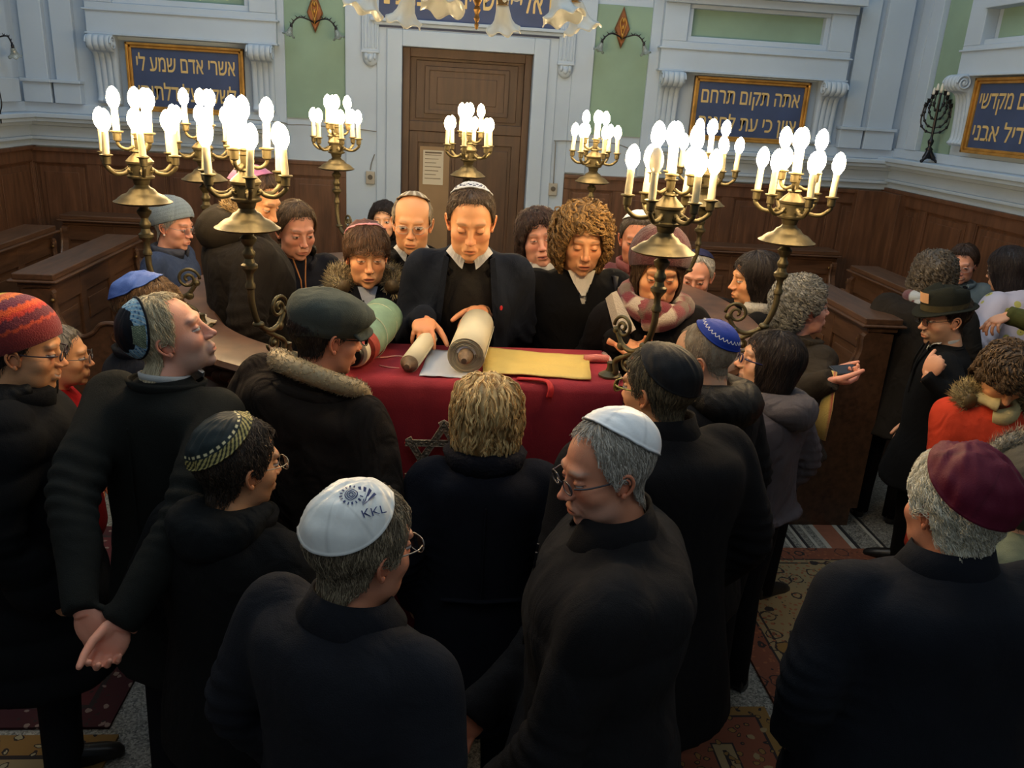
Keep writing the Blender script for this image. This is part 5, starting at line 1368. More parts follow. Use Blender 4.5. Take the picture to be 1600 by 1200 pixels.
# ---------------------------------------------------------------- the people on the hall floor, from the front
def kkl_logo(c):
    m = mat('logo_blue', K_(40, 52, 104), .6)
    cen, ang = (128, 69), 3.6
    V, F = text2d('KKL', .017); V = V * [1.25, 1] + np.array([0, -.027])
    L = [(V, F)]
    for i in range(4):
        a0, a1 = .35 + i * .28, .35 + i * .28 + .15
        p = np.array([[-.012, -.014], [.026 * math.cos(a0) - .012 + .0, .034 * math.sin(a0) - .014], [.026 * math.cos(a1) - .012, .034 * math.sin(a1) - .014]]); L.append((p, [(0, 1, 2)]))
    t = np.linspace(0, 2 * PI, 20)
    for r in (.0085, .0055, .0028): L.append(stroke2d(np.stack([-.020 + r * np.cos(t), .008 + r * np.sin(t)], 1), .0007))
    for j, a in enumerate(np.linspace(.9, 5.6, 13)):
        p = np.array([-.020 + .0145 * math.cos(a), .008 + .0145 * math.sin(a)]); d = np.array([math.cos(a), math.sin(a)]); L.append(stroke2d(np.stack([p - d * .0022, p + d * .0022]), .0009 + .0004 * (j % 2)))
    V, F = merge2d(L)
    decal(c, V, F, cen, ang, .0138, 'emblem', m)
def x_kkl(c):
    kkl_logo(c); make_collar(c, r=(.070, .066), h=.05, gap=.35, tilt=.3, z0=-.012, fold=True)
person('man in dark grey coat with white satin kippah lettered in blue, back turned, front row', atd(567, 768, 1.56), 38, yaw=12, pitch=6, hdz=-.004, W=1.12, bulk=.016, coat=K_(44, 46, 54), seed=1, fold=.2,
       face=dict(skin='red', fat=.003, eyes=.8), hair=dict(thick=.013, n=3600, L_=.045, col=K_(84, 72, 56), col2=K_(170, 154, 126), curl=.0012),
       kippah=dict(cdir=(172, 60), amax=43, off=.006, colf=gores((.80, .81, .77)), puff=.006, mat=M_SATIN), glasses=dict(col=(.25, .24, .22)), extra=x_kkl)
def x_white(c):
    make_collar(c, r=(.074, .070), h=.065, gap=.4, tilt=.3, z0=-.020, fold=True)
    q = MB()     # seam lines of the jacket
    for s_ in (-1, 1): q.tube([c['tp']((s_ * .02, .15 + c['b'], -.1)), c['tp']((s_ * .02, .165 + c['b'], -.35))], .003, 6)
    q.obj('zip', M_DARKMETAL, c['co'])
person('man in glasses with plain white kippah and dark quilted jacket, head turned left', atd(948, 656, 1.80), 282, yaw=-27, pitch=9, roll=3, hdz=.004, W=1.30, bulk=.030, wr=.009, coat=K_(42, 40, 42), seed=2, quilted=(.16, .007), fold=.25,
       face=dict(skin='red', fat=.007, age=1, eyes=.25, nose=1.25, brow=(.3, .28, .25), stubble=.25, beard=(.5, .45, .4)), hair=dict(hl='reced', thick=.009, n=3400, L_=.035, col=K_(128, 120, 106), col2=K_(226, 218, 204)),
       kippah=dict(cdir=(166, 54), amax=47, off=.008, colf=gores((.88, .90, .90)), puff=.010, mat=M_SATIN), glasses=dict(col=(.05, .05, .06), w=.023, h=.013, rim=.0016),
       arms=dict(r=dict(t=(.12, .30, .80)), l=dict(t=(-.20, .26, .74), pole=(-1, -.5, -.3))), extra=x_white)
def x_burg(c): make_collar(c, r=(.078, .074), h=.070, gap=.3, tilt=.2, z0=-.018, fold=True)
person('white-haired man with burgundy velvet kippah and navy overcoat, back turned', atd(1512, 716, 1.94), 0, yaw=-12, pitch=4, hdz=.0, W=1.42, bulk=.04, coat=K_(36, 40, 50), seed=3, fold=.15, scale=1.12,
       face=dict(skin='red', fat=.006), hair=dict(thick=.019, n=4600, L_=.04, col=K_(200, 190, 160), col2=K_(245, 240, 222), curl=.004, wid=.0009),
       kippah=dict(cdir=(176, 58), amax=51, off=.009, colf=gores(K_(88, 18, 40), 4, .8), puff=.012), extra=x_burg)
def x_blond(c):
    make_collar(c, r=(.092, .088), h=.075, th=.026, z0=-.05, flare=.018, m=cloth('navy_knit', K_(40, 40, 50), bscale=120, bump=.6), rough=.003)
    q = MB().tube([c['tp']((0, -.128 - c['b'], z)) for z in (-.12, -.3, -.45)], .0035, 6); q.obj('seam', c['cm'], c['co'])
    q = MB().tube([c['tp']((x, -.130 - c['b'] - .012 + abs(x) * .12, -.45)) for x in np.linspace(-.13, .13, 7)], .010, 8, flat=.5); q.obj('half_belt', c['cm'], c['co'], smooth=True)
person('woman with tousled blonde hair and navy knitted-collar coat, seen from behind', atd(763, 592, 2.42), 0, pitch=0, W=1.0, bulk=.02, coat=K_(34, 36, 48), seed=4, long=.42, fold=.15,
       face=dict(skin='fair'), hair=dict(hl='bob', vol=lambda P: smin(sde(P, (0, -.025, .035), (.098, .115, .100)), sde(P, (0, -.04, -.045), (.094, .085, .098)), .03), thick=.014, n=5200, L_=.11, col=K_(160, 118, 62), col2=K_(255, 228, 165), curl=.0028, wid=.0011, lift=.014, clump=13), extra=x_blond)
def x_bk(c):
    make_collar(c, r=(.078, .074), h=.065, gap=.3, tilt=.2, z0=-.018, fold=True)
    q = MB().tube([c['tp']((x, -.120 - c['b'] + abs(x) ** 2 * .9, -.20 + .0 * x)) for x in np.linspace(-.19, .19, 11)], .004, 6); q.obj('seam', c['cm'], c['co'], smooth=True)
person('man with flat black kippah and wide black coat, olive-framed glasses, facing the scrolls', atd(1036, 545, 2.26), 340, yaw=-22, hdz=-.006, pitch=4, W=1.24, bulk=.03, coat=K_(32, 30, 32), seed=5, fold=.15,
       face=dict(skin='warm'), hair=dict(thick=.013, n=3600, L_=.035, col=K_(52, 46, 36), col2=K_(130, 116, 88)),
       kippah=dict(cdir=(178, 56), amax=50, off=.006, colf=solid(K_(20, 20, 22)), puff=.0), glasses=dict(col=(.16, .17, .03), rim=.002), extra=x_bk, long=.35)
def blue_deco(c):
    m = mat('white_thread', K_(225, 225, 225), .7); L = []
    for i in range(6):
        a = i * PI / 3 + .2; L.append(stroke2d(np.array([[0, 0], [.012 * math.cos(a), .012 * math.sin(a)]]), .0013))
    V, F = merge2d(L); decal(c, V, F, (160, 60), 0, .0138, 'star', m)
    t = np.linspace(0, 2 * PI, 400); rr = .062 + .0055 * np.abs(np.sin(t * 14)) * 2 - .004; P = np.stack([rr * np.cos(t) , rr * np.sin(t)], 1)
    V, F = stroke2d(P, .0010); decal(c, V, F, (178, 52), 0, .0112, 'scallop', m)
def x_bluek(c):
    blue_deco(c)
    hood_down(c, cloth('black_leather', K_(36, 34, 32), .5, fold=.5, sheen=0), r=.062, back=.10)
    make_collar(c, r=(.082, .078), h=.05, th=.014, gap=.3, z0=-.04, flare=.012)
person('bald man with royal blue velvet kippah edged in white scallops, black jacket', atd(1098, 504, 2.66), 320, yaw=-20, pitch=14, hdz=-.014, W=.98, bulk=.022, coat=K_(34, 32, 34), seed=6,
       face=dict(skin='fair', eyes=.6, age=1), hair=dict(hl='reced', thick=.003, n=2600, L_=.010, col=K_(150, 132, 108), col2=K_(190, 178, 155), wid=.0005, lift=.001),
       kippah=dict(cdir=(178, 52), amax=40, off=.006, colf=solid(K_(24, 54, 148)), puff=.006), glasses=dict(col=(.5, .45, .35), rim=.001), extra=x_bluek)
def x_wspec(c):
    hood_down(c, cloth('hood_grey', K_(112, 104, 106), .8, fold=.5), r=.060, back=.12, z=-.03)
    make_collar(c, r=(.08, .076), h=.04, th=.012, gap=.4, z0=-.04, flare=.012)
person('woman with dark bob and blue-framed glasses smiling, grey hooded jacket', atd(1222, 523, 3.06), 322, yaw=-42, pitch=-12, W=.98, bulk=.02, coat=K_(98, 90, 94), seed=7, fold=.5, hem=-.1, trousers=(.012, .012, .015),
       face=dict(skin='fair', smile=.7, eyes=.7, lip=K_(190, 90, 84)), hair=dict(hl='bob', vol=bobvol, thick=.014, n=3000, L_=.10, col=K_(26, 20, 18), col2=K_(58, 46, 40)), glasses=dict(col=(.02, .02, .08), rim=.002, w=.022, h=.014), extra=x_wspec)
def x_cg(c):
    make_collar(c, r=(.09, .086), h=.07, th=.022, gap=.4, z0=-.06, flare=.03, tilt=.4)
    q = MB()
    for s_ in (-1, 1): q.ell(c['tp']((s_ * .0, .15 + c['b'], -.2)), .008, n=8, m=6)
    q.obj('button', M_DARKMETAL, c['co'])
    # floral scarf end hanging below the hands
    p = c['AR'][1][2]
    q = MB(); q.tube([p + np.array([0, .02, .04]), p + np.array([.01, .0, -.12]), p + np.array([.0, -.01, -.26])], [.018, .034, .046], 12, flat=.25, col=np.array([K_(206, 178, 96) if (i * 7 + j * 3) % 5 else K_(190, 90, 80) for i in range(3) for j in range(12)])); q.obj('scarf_end', M_KNIT, c['e'], smooth=True)
pc_ = atd(1322, 592, 3.62)
person('woman with grey curly hair and long olive-brown parka holding a phone, beside the pew', atd(1253, 440, 3.84), 62, yaw=26, pitch=-8, W=1.1, bulk=.03, coat=K_(78, 68, 56), seed=8, long=.06, fold=.4, scale=1.08,
       face=dict(skin='pink', age=1, eyes=.7), hair=dict(hl='short', vol=gcurlvol, thick=.014, n=4200, L_=.07, col=K_(76, 76, 74), col2=K_(150, 150, 144), curl=.009, wid=.0011, clump=7), trousers=(.010, .010, .014),
       arms=dict(r=dict(w=pc_ + [-.09, -.03, 0], dir=(.95, .2, -.10), world=1, palm=(0, .3, 1), hand=((.5, .6, .5), .05, (.5, .3))), l=dict(w=pc_ + [-.05, .09, -.01], dir=(.8, -.45, .0), world=1, palm=(0, -.3, 1), hand=((.5, .6, .5), .05, (.5, .3)))), extra=x_cg)
e = empty('phone', tuple(pc_ + [.0, .02, .035]), .3, 'black phone held by the woman with grey curly hair', 'phone')
MB().box((0, 0, 0), (.14, .068, .008), R=rotx(.3)).obj('case', M_BLACK, e, bevel=.004)
MB().box((0, -.001, .0046), (.125, .06, .001), R=rotx(.3)).obj('screen', mat('phone_screen', (.02, .02, .025), .1), e)
def x_hat(c):
    fedora(c); shirt_collar(c); make_collar(c, r=(.082, .078), h=.035, th=.010, gap=.5, z0=-.045, flare=.012); lapel(c, c['cm'])
person('bearded man in dark green fedora and black suit, hand raised to his collar', atd(1484, 456, 4.12), 300, yaw=-28, pitch=8, W=1.12, bulk=.018, coat=K_(26, 27, 30), seed=9, long=.30, fold=.15, scale=1.12, trousers=(.008, .008, .01),
       face=dict(skin='fair', stubble=.55, beard=K_(96, 80, 62), eyes=.6, nose=1.1, fat=.003), hair=dict(thick=.007, n=1500, L_=.025, col=K_(40, 32, 26), col2=K_(80, 66, 52)), glasses=dict(col=(.02, .02, .02)),
       arms=dict(l=dict(w=atd(1450, 590, 3.95), dir=(.25, -.05, 1), world=1, palm=(.9, .5, .1), hand=((1.1, 1.1, .8), .03, (.5, .5)), pole=(-.8, -.5, -.8))), extra=x_hat)
def x_scw(c):
    cols = lambda a, b: (K_(176, 186, 194) if math.sin(a * 2.1) > -.2 else K_(96, 56, 66))
    scarf(c, M_KNIT, turns=2, r=.10, th=.034, cols=cols, tails=([c['tp']((-.08, .12, -.02)), c['tp']((-.16, .14, -.15)), c['tp']((-.19, .12, -.34)), c['tp']((-.20, .08, -.46))],))
    q = MB(); q.tube([c['tp']((-.17, -.02, -.22)), c['tp']((-.22, .02, -.5)), c['tp']((-.22, .0, -.85))], [.05, .07, .08], 12, flat=.4, col=K_(74, 24, 36)); q.obj('shawl', M_KNIT, c['e'], smooth=True)
person('woman with frizzy grey-brown hair and pale blue scarf, standing behind the man in fedora', atd(1468, 398, 4.75), 30, yaw=20, pitch=5, W=1.15, bulk=.03, coat=K_(56, 50, 44), seed=10, hi=False, long=.3, lean=6, scale=1.1, side=4,
       face=dict(skin='fair'), hair=dict(hl='bob', vol=curlvol, thick=.014, n=3000, L_=.06, col=K_(60, 54, 46), col2=K_(112, 102, 90), curl=.009, wid=.0012, clump=6), extra=x_scw, trousers=(.012, .01, .012))
def x_smw(c):
    make_collar(c, r=(.085, .08), h=.05, th=.018, gap=.5, z0=-.05, flare=.02, m=cloth('grey_blue_collar', K_(120, 138, 146)))
    q = MB()
    for s_ in (-1, 1): q.tube([c['tp']((s_ * .04, .11, -.03)), c['tp']((s_ * .03, .155, -.12)), c['tp']((s_ * .08, .15, -.2))], .014, 8, flat=.4)
    q.obj('scarf', cloth('black_scarf', (.012, .012, .014)), c['e'], smooth=True)
person('smiling woman with glasses and pale grey-blue jacket by the right wall', atd(1507, 385, 5.5), 205, yaw=15, pitch=14, roll=6, W=1.0, bulk=.02, coat=K_(112, 128, 134), seed=12, hi=True,
       face=dict(skin='pink', smile=.8, eyes=.4), hair=dict(hl='short', thick=.018, n=1600, L_=.06, col=K_(38, 26, 20), col2=K_(70, 50, 38)), glasses=dict(col=(.5, .45, .4), rim=.001), extra=x_smw)
def floral(u): pass
M_FLORAL = None
def floral_mat():
    m = bpy.data.materials.new('floral_cloth'); m.use_nodes = True; N = m.node_tree.nodes; L = m.node_tree.links; b = N['Principled BSDF']; b.inputs['Roughness'].default_value = .6
    tc = N.new('ShaderNodeTexCoord'); v = N.new('ShaderNodeTexVoronoi'); v.inputs['Scale'].default_value = 11; L.new(tc.outputs['Object'], v.inputs['Vector'])
    r = N.new('ShaderNodeValToRGB'); r.color_ramp.interpolation = 'CONSTANT'
    for p, c in ((.0, K_(60, 66, 50)), (.11, K_(196, 186, 96)), (.25, K_(206, 196, 208))):
        e_ = r.color_ramp.elements[0] if p == 0 else r.color_ramp.elements.new(p); e_.color = (*c, 1); e_.position = p
    r.color_ramp.elements[-1].color = (*K_(206, 196, 208), 1)
    L.new(v.outputs['Distance'], r.inputs[0]); L.new(r.outputs[0], b.inputs['Base Color']); return m
person('woman with long dark hair and white floral jacket, back turned at the right edge', atd(1578, 388, 5.0), 335, pitch=12, lean=22, W=1.1, bulk=.03, coat=(.6, .58, .6), coatm=floral_mat(), seed=13, hi=False, scale=1.08,
       face=dict(skin='fair'), hair=dict(hl='bob', vol=longvol, thick=.016, n=2600, L_=.12, col=K_(22, 16, 18), col2=K_(48, 36, 36)), arms=dict(l=dict(t=(-.30, .36, 1.12))), trousers=(.05, .04, .06))
gh = atd(1578, 492, 4.15)
def x_gw(c):
    p0, el, w_, a = c['AR'][-1]; d = unit(w_ - el); q = MB(); q.tube([w_ - d * .045, w_ - d * .028], .033, 16); q.obj('wristwatch', M_BLACK, c['e'], smooth=True)
person('person in moss green top resting a hand with dark wristwatch, cut by the right edge', atd(1712, 400, 4.25), 290, pitch=20, W=1.0, bulk=.02, coat=K_(88, 92, 48), seed=14, hi=False, scale=1.05, face=dict(skin='fair'),
       hair=dict(hl='short', thick=.012, n=900, col=K_(60, 50, 40)), arms=dict(l=dict(w=gh, dir=(-.85, -.1, -.35), world=1, palm=(0, 0, -1), hand=((.5, .5, .4), .14, (.6, .3)))), extra=x_gw)
def x_red(c):
    tp = c['tp']; A = np.linspace(-.2, PI + .2, 13)
    fur(c, [tp(((.135 + .02 * math.sin(a)) * math.cos(a), -.09 * math.sin(a) + .05, .0 + .04 * (1 - abs(math.cos(a))))) for a in A], [.03, .045, .05, .045, .03], 'fur_hood', K_(104, 86, 54), K_(196, 176, 124), n=3000, L_=.035)
    scarf(c, cloth('cream_scarf', K_(196, 180, 130)), turns=1, r=.075, th=.024, z=-.01)
    q = MB()
    for x in (-.05, 0, .05): q.tube([tp((x, .125 + c['b'] * 1.1, -.12)), tp((x * 1.2, .16 + c['b'], -.3)), tp((x * 1.3, .16 + c['b'], -.5))], .005, 6)
    q.obj('seam', c['cm'], c['co'], smooth=True)
person('child in orange-red coat with fur-trimmed hood and brown curly hair, looking down', atd(1592, 556, 3.15), 188, pitch=38, yaw=4, W=.92, bulk=.030, arms=dict(r=dict(pole=(.1, -1, -.5), t=(.16, .22, .82)), l=dict(pole=(-.1, -1, -.5), t=(-.16, .22, .82))), coat=K_(206, 66, 40), seed=15, fold=.45,
       face=dict(skin='warm', eyes=0), hair=dict(hl='fringe', vol=lambda P: curlvol(P * 1.08), thick=.014, n=4200, L_=.08, col=K_(46, 34, 24), col2=K_(110, 86, 58), curl=.009, wid=.0012, clump=7), extra=x_red)
def x_gf(c):
    X = c['X']; A = np.linspace(-2.2, 2.2, 13)
    fur(c, [X(np.array([.105 * math.sin(a), .045, .03 + .115 * math.cos(a)])) for a in A], .028, 'fur_trim', K_(112, 106, 92), K_(186, 180, 164), n=2600, L_=.035)
    q = MB(); q.ell(X(np.array([0, -.03, .02])), (.125, .125, .135), n=28, m=18); q.obj('hood', cloth('hood_dark', K_(92, 88, 78)), c['co'], smooth=True)
person('person in grey fur-trimmed hood half hidden behind the burgundy kippah', atd(1618, 712, 2.50), 5, W=1.0, bulk=.02, coat=K_(150, 156, 128), seed=16, hi=False, face=dict(skin='fair'), hair=dict(thick=.01, n=300), extra=x_gf)
def x_cap(c):
    flat_cap(c)
    tp = c['tp']; A = np.linspace(-PI / 2 + .7, 3 * PI / 2 - .7, 16)
    P = [tp(((.128 + .01 * math.cos(a)) * math.cos(a) , -(.108) * math.sin(a) + .02 + .06 * (math.sin(a) < 0) * abs(math.sin(a)), -.005 + .045 * math.sin(a) - .13 * (math.sin(a) < 0) * abs(math.sin(a)))) for a in A]
    fur(c, P, [.016, .026, .030, .030, .026, .016], 'fleece_collar', K_(176, 154, 116), K_(216, 198, 160), n=2500, L_=.010, w=.0016)
    make_collar(c, r=(.098, .092), h=.05, th=.02, gap=.5, z0=-.065, flare=.02)
    q = MB()
    for x, z in ((.14, -.07), (.165, -.10)): q.ell(tp((x, -.05, z)), .007, n=8, m=6)
    q.obj('snap_button', M_STEEL, c['co'])
person('man in grey flat cap and brown parka with tan fleece collar, facing the cloth', atd(512, 462, 2.40), 28, yaw=32, pitch=8, W=.97, side=10, bulk=.030, coat=K_(58, 48, 40), seed=17, fold=.8, wr=.013,
       face=dict(skin='red', stubble=.35), hair=dict(thick=.008, n=2200, L_=.02, col=K_(26, 22, 20), col2=K_(60, 50, 42)), glasses=dict(col=(.01, .01, .01), rim=.0018), extra=x_cap)
def knitk(u, t):
    o = np.tile(np.array(K_(30, 40, 42)), (len(u), 1)); g = np.array(K_(168, 156, 96)); w_ = np.array(K_(214, 204, 160))
    b = (u > .70) & (u < .76) & ((t * 9) % 2 < 1); o[b] = w_; s = (u > .78) & (np.sin(t * 40 + u * 60) > 0); o[s] = g; s2 = (u > .78) & ~s; o[s2] = K_(46, 48, 36); return o
def x_knit(c):
    hood_down(c, cloth('black_hood', K_(30, 34, 36), fold=.5), r=.058, back=.09)
    make_collar(c, r=(.088, .084), h=.05, th=.02, gap=.3, z0=-.04, flare=.016)
person('man with dark knitted kippah edged in gold stripes and black hooded coat, back turned', atd(368, 658, 2.04), 32, yaw=18, pitch=4, W=1.12, bulk=.025, coat=K_(26, 26, 27), seed=18,
       face=dict(skin='warm', stubble=.3), hair=dict(thick=.013, n=3600, L_=.035, col=K_(30, 24, 20), col2=K_(76, 62, 48), curl=.002), kippah=dict(cdir=(192, 54), amax=46, off=.007, colf=knitk, nt=180, nr=60, puff=.002), glasses=dict(col=(.45, .40, .3), rim=.001), extra=x_knit)
def profk(u, t):
    o = np.tile(np.array(K_(16, 18, 26)), (len(u), 1)); n = np.sin(t * 7) + np.sin(t * 13 + 2) * .6
    ru = u + .03 * n; band = (ru > .60) & (u < .93); o[band] = K_(132, 172, 196)
    dk = band & (np.sin(t * 23) * np.sin(u * 40) > .45); o[dk] = K_(66, 96, 132); wh = band & (np.sin(t * 31 + u * 30) > .82); o[wh] = K_(196, 208, 204)
    gr = (u > .55) & (u < .9) & (np.abs((t % (2 * PI)) - 4.9) < .5); o[gr] = K_(96, 112, 92); o[gr & (np.sin(t * 60) * np.sin(u * 70) > .3)] = K_(160, 168, 136); return o
def x_prof(c):
    make_collar(c, r=(.080, .076), h=.035, th=.010, gap=.3, z0=-.04, flare=.014); shirt_collar(c, h=.018)
    q = MB().tube([c['tp']((0, -.128 - c['b'], z)) for z in (-.1, -.35, -.6)], .003, 6); q.obj('seam', c['cm'], c['co'])
hp = atd(138, 985, 2.0)
person('older man looking up, black kippah with light blue pattern, hands clasped behind his back', atd(228, 468, 2.26), 22, yaw=58, pitch=-22, hdz=-.01, W=.94, bulk=.014, coat=K_(40, 42, 38), seed=19, fold=.12, hem=.62,
       face=dict(skin='pink', stubble=.4, beard=K_(170, 164, 150), age=1, nose=1.1, eyes=.8), hair=dict(hl='reced', thick=.010, n=3600, L_=.04, col=K_(156, 138, 106), col2=K_(226, 212, 176)),
       kippah=dict(cdir=(156, 36), amax=43, off=.007, colf=profk, nt=200, nr=70, puff=.006),
       arms=dict(l=dict(w=hp + [-.02, .02, .05], dir=(.45, -.25, -1), world=1, palm=(.2, 1, -.1), hand=((.15, .3, .25), .10, (.7, .2)), pole=(-.25, -1, 0), thumb='flip'), r=dict(w=hp + [.085, -.01, .035], dir=(-.40, -.45, -.9), world=1, palm=(.35, -.8, .4), hand=((.7, .8, .5), .06, (.4, .5)), pole=(1, -.4, 0))), extra=x_prof)
def x_bb(c): make_collar(c, r=(.08, .076), h=.04, th=.014, gap=.3, z0=-.04, flare=.014)
person('boy with plain blue kippah and tousled brown hair, in profile behind the older man', atd(232, 436, 2.78), 70, yaw=10, pitch=6, W=.90, bulk=.018, coat=K_(36, 38, 48), seed=20,
       face=dict(skin='warm', eyes=.9), hair=dict(thick=.016, n=3000, L_=.05, hl='fringe', col=K_(74, 52, 30), col2=K_(132, 100, 62), curl=.002), kippah=dict(cdir=(195, 58), amax=42, off=.006, colf=solid(K_(66, 96, 168)), puff=.004), extra=x_bb)
def rhat(u, t):
    o = np.tile(np.array(K_(132, 36, 36)), (len(u), 1)); z = u + .012 * np.sin(t * 22)
    for a, b, c_ in ((.0, .12, K_(196, 168, 40)), (.12, .2, K_(206, 88, 32)), (.2, .27, K_(222, 110, 40)), (.27, .42, K_(110, 34, 60)), (.42, .50, K_(226, 84, 30)), (.50, .56, K_(196, 48, 30)), (.56, .68, K_(104, 32, 44)), (.68, .72, K_(196, 70, 36))): o[(z >= a) & (z < b)] = c_
    return o
def x_rh(c):
    beanie(c, rhat, center=(195, 66), amax=80, off=.014, puff=.030); hood_down(c, cloth('puffer_hood', K_(24, 24, 26), .6, fold=.5), r=.062, back=.07)
    make_collar(c, r=(.088, .084), h=.07, th=.022, gap=.45, z0=-.045, flare=.012)
person('woman in red and orange striped knit hat and black padded coat, smiling at left edge', atd(28, 484, 2.36), 70, yaw=8, pitch=6, W=1.08, bulk=.035, coat=K_(28, 28, 30), seed=21, quilted=(.11, .014), fold=.3, long=.35,
       face=dict(skin='warm', smile=.8, eyes=.6, age=1), hair=dict(thick=.004, n=500, L_=.03, col=K_(60, 46, 36)), glasses=dict(col=(.03, .02, .03), rim=.0016, w=.022, h=.012), extra=x_rh)
person('person in bright red sweater, mostly hidden behind the striped hat woman', atd(84, 512, 3.2), 75, W=1.0, bulk=.014, coat=K_(190, 26, 30), seed=22, hi=False, face=dict(skin='warm'), hair=dict(thick=.012, n=900, L_=.04, col=K_(90, 84, 76), col2=K_(130, 122, 110)), glasses=dict(col=(.1, .1, .1)), arms=dict(r=dict(t=(.28, .10, .98))), fold=.2)

# ---------------------------------------------------------------- the people on the platform and behind it
FL = .30
def mank(u, t):
    o = np.tile(np.array(K_(206, 212, 218)), (len(u), 1)); b = (u > .62) & (u < .86) & (np.sin(t * 17) * np.cos(u * 30 + t * 5) > .05); o[b] = K_(34, 44, 84); o[(u > .93)] = K_(190, 198, 206); return o
def x_man(c):
    shirt_collar(c, col=K_(190, 196, 206), drop=.05, h=.030)
    make_collar(c, r=(.084, .078), h=.045, th=.010, gap=.8, z0=-.045, flare=.010, m=cloth('corduroy', K_(22, 18, 18)), tilt=.7)
    lapel(c, c['cm'], w=.022, x0=.075, x1=.115, top=.0, bot=.42)
    q = MB().ell(c['tp']((-.125, .136 + c['b'], -.17)), (.006, .003, .010), n=8, m=6); q.obj('emblem', mat('red_emblem', K_(190, 30, 40), .6), c['co'])
    q = MB().ell(c['tp']((-.13, .16 + c['b'], -.46)), .006, n=8, m=6); q.obj('button', M_STEEL, c['co'])
person('man in navy jacket and white and blue kippah unrolling the parchment scroll', atd(738, 293, 3.04), 181, floor=FL, lean=13, pitch=16, W=1.0, bulk=.014, coat=K_(38, 46, 62), seed=23, openf=[.06, .085, .10, .105, .10], innerc=K_(56, 52, 48), fold=.35, scale=1.08,
       face=dict(skin='warm', eyes=.15, age=1, jaw=1.1, browz=-.001, brow=K_(90, 64, 44), browk=.5), hair=dict(thick=.007, n=3000, L_=.02, hl='man', col=K_(52, 40, 30), col2=K_(104, 84, 64), front_thick=.009),
       kippah=dict(cdir=(180, 58), amax=36, off=.004, colf=mank, nt=200, nr=60, puff=.002),
       arms=dict(r=dict(w=np.array([-.055, 3.03, 1.560]), dir=(-.02, -1, -.32), world=1, palm=(0, -.25, -1), hand=((.40, .45, .30), .16, (.8, .3)), pole=(.25, -.5, -1)), l=dict(w=np.array([.17, 3.12, 1.575]), dir=(-.35, -1, -.1), world=1, palm=(-.5, 0, -1), hand=((.5, .5, .4), .08, (.6, .3)), pole=(-.35, -.5, -1))), extra=x_man)
def x_bald(c): shirt_collar(c, drop=.06); make_collar(c, r=(.092, .088), h=.05, th=.016, gap=.6, z0=-.05, flare=.016)
person('bald man with thin-framed glasses and black coat, standing left of the central man', atd(645, 304, 3.62), 182, floor=FL, pitch=6, W=1.04, bulk=.02, coat=K_(28, 27, 28), seed=24, scale=1.05,
       face=dict(skin='warm', age=1, eyes=.75, fat=.002, gaze=(0, -.002), smile=.15, brow=K_(150, 130, 110), browk=.4), hair=dict(hl='reced', upper=[(0, 20), (60, 30), (75, 48), (110, 56), (180, 60)], thick=.008, n=1600, L_=.03, col=K_(110, 98, 80), col2=K_(190, 176, 150)),
       kippah=dict(cdir=(180, 66), amax=34, off=.004, colf=lambda u, t: np.where((np.sin(t * 12) > .3)[:, None], np.array(K_(196, 190, 176)), np.array(K_(130, 120, 104))), puff=.001), glasses=dict(col=(.55, .5, .42), rim=.0008, w=.024, h=.017), extra=x_bald)
def boyk(u, t):
    o = np.tile(np.array(K_(90, 62, 58)), (len(u), 1)); o[u > .9] = K_(214, 150, 158); return o
def x_boy(c):
    tp = c['tp']; A = np.linspace(-.45, PI + .45, 15)
    fur(c, [tp(((.125 + .02 * math.sin(a)) * math.cos(a), -.07 * math.sin(a) + .045 - .05 * (math.sin(a) < 0) * math.sin(a), -.0 + .03 * math.sin(a))) for a in A], [.03, .045, .045, .045, .03], 'fur_hood', K_(96, 82, 60), K_(206, 190, 150), n=3200, L_=.035)
    q = MB(); q.loft([[tp((x, .075 + .035 * t_ + .01, -.01 - t_ * .11)) for x in np.linspace(-w_, w_, 6)] for t_, w_ in ((0, .045), (.5, .028), (1, .004))], closed=False, cap=False); q.obj('shirt', cloth('tee_grey', K_(176, 184, 200)), c['e'])
    q = MB().tube([tp((.0, .115 + c['b'], -.14)), tp((0, .145 + c['b'], -.3)), tp((0, .14 + c['b'], -.5))], .005, 6); q.obj('zip', M_DARKMETAL, c['co'])
person('boy in navy parka with fur hood looking down, pink-edged kippah', atd(573, 352, 3.26), 168, floor=FL, pitch=6, W=.98, bulk=.022, coat=K_(26, 28, 38), seed=25, scale=1.0, openf=[.05, .03, .004, .001, .0], innerc=K_(150, 158, 176),
       face=dict(skin='warm', eyes=.35, open=.4, lip=K_(190, 96, 84), jaw=.92), hair=dict(hl='fringe', thick=.016, n=3200, L_=.05, col=K_(56, 38, 26), col2=K_(110, 78, 52), curl=.0015), kippah=dict(cdir=(180, 60), amax=40, off=.005, colf=boyk), extra=x_boy)
def x_teen(c):
    hood_down(c, cloth('teen_hood', K_(50, 48, 40)), r=.05); make_collar(c, r=(.088, .084), h=.06, th=.016, gap=.5, z0=-.05, flare=.014, tilt=.6)
    tp = c['tp']; q = MB()
    for s_ in (-1, 1): q.tube([tp((s_ * .035, .09, -.01)), tp((s_ * .012, .125 + c['b'], -.12)), tp((s_ * .010, .155 + c['b'], -.3)), tp((s_ * .010, .15 + c['b'], -.5))], .0035, 6)
    q.obj('zip', mat('zip_orange', K_(170, 110, 60), .5, .4), c['co'], smooth=True)
    q = MB().box(tp((-.11, .146 + c['b'], -.17)), (.028, .003, .004)); [q.box(tp((-.118 + .007 * i, .146 + c['b'], -.16 - .004 * (i % 2))), (.003, .003, .018)) for i in range(4)]; q.obj('emblem', mat('pale_print', K_(190, 190, 200), .6), c['co'])
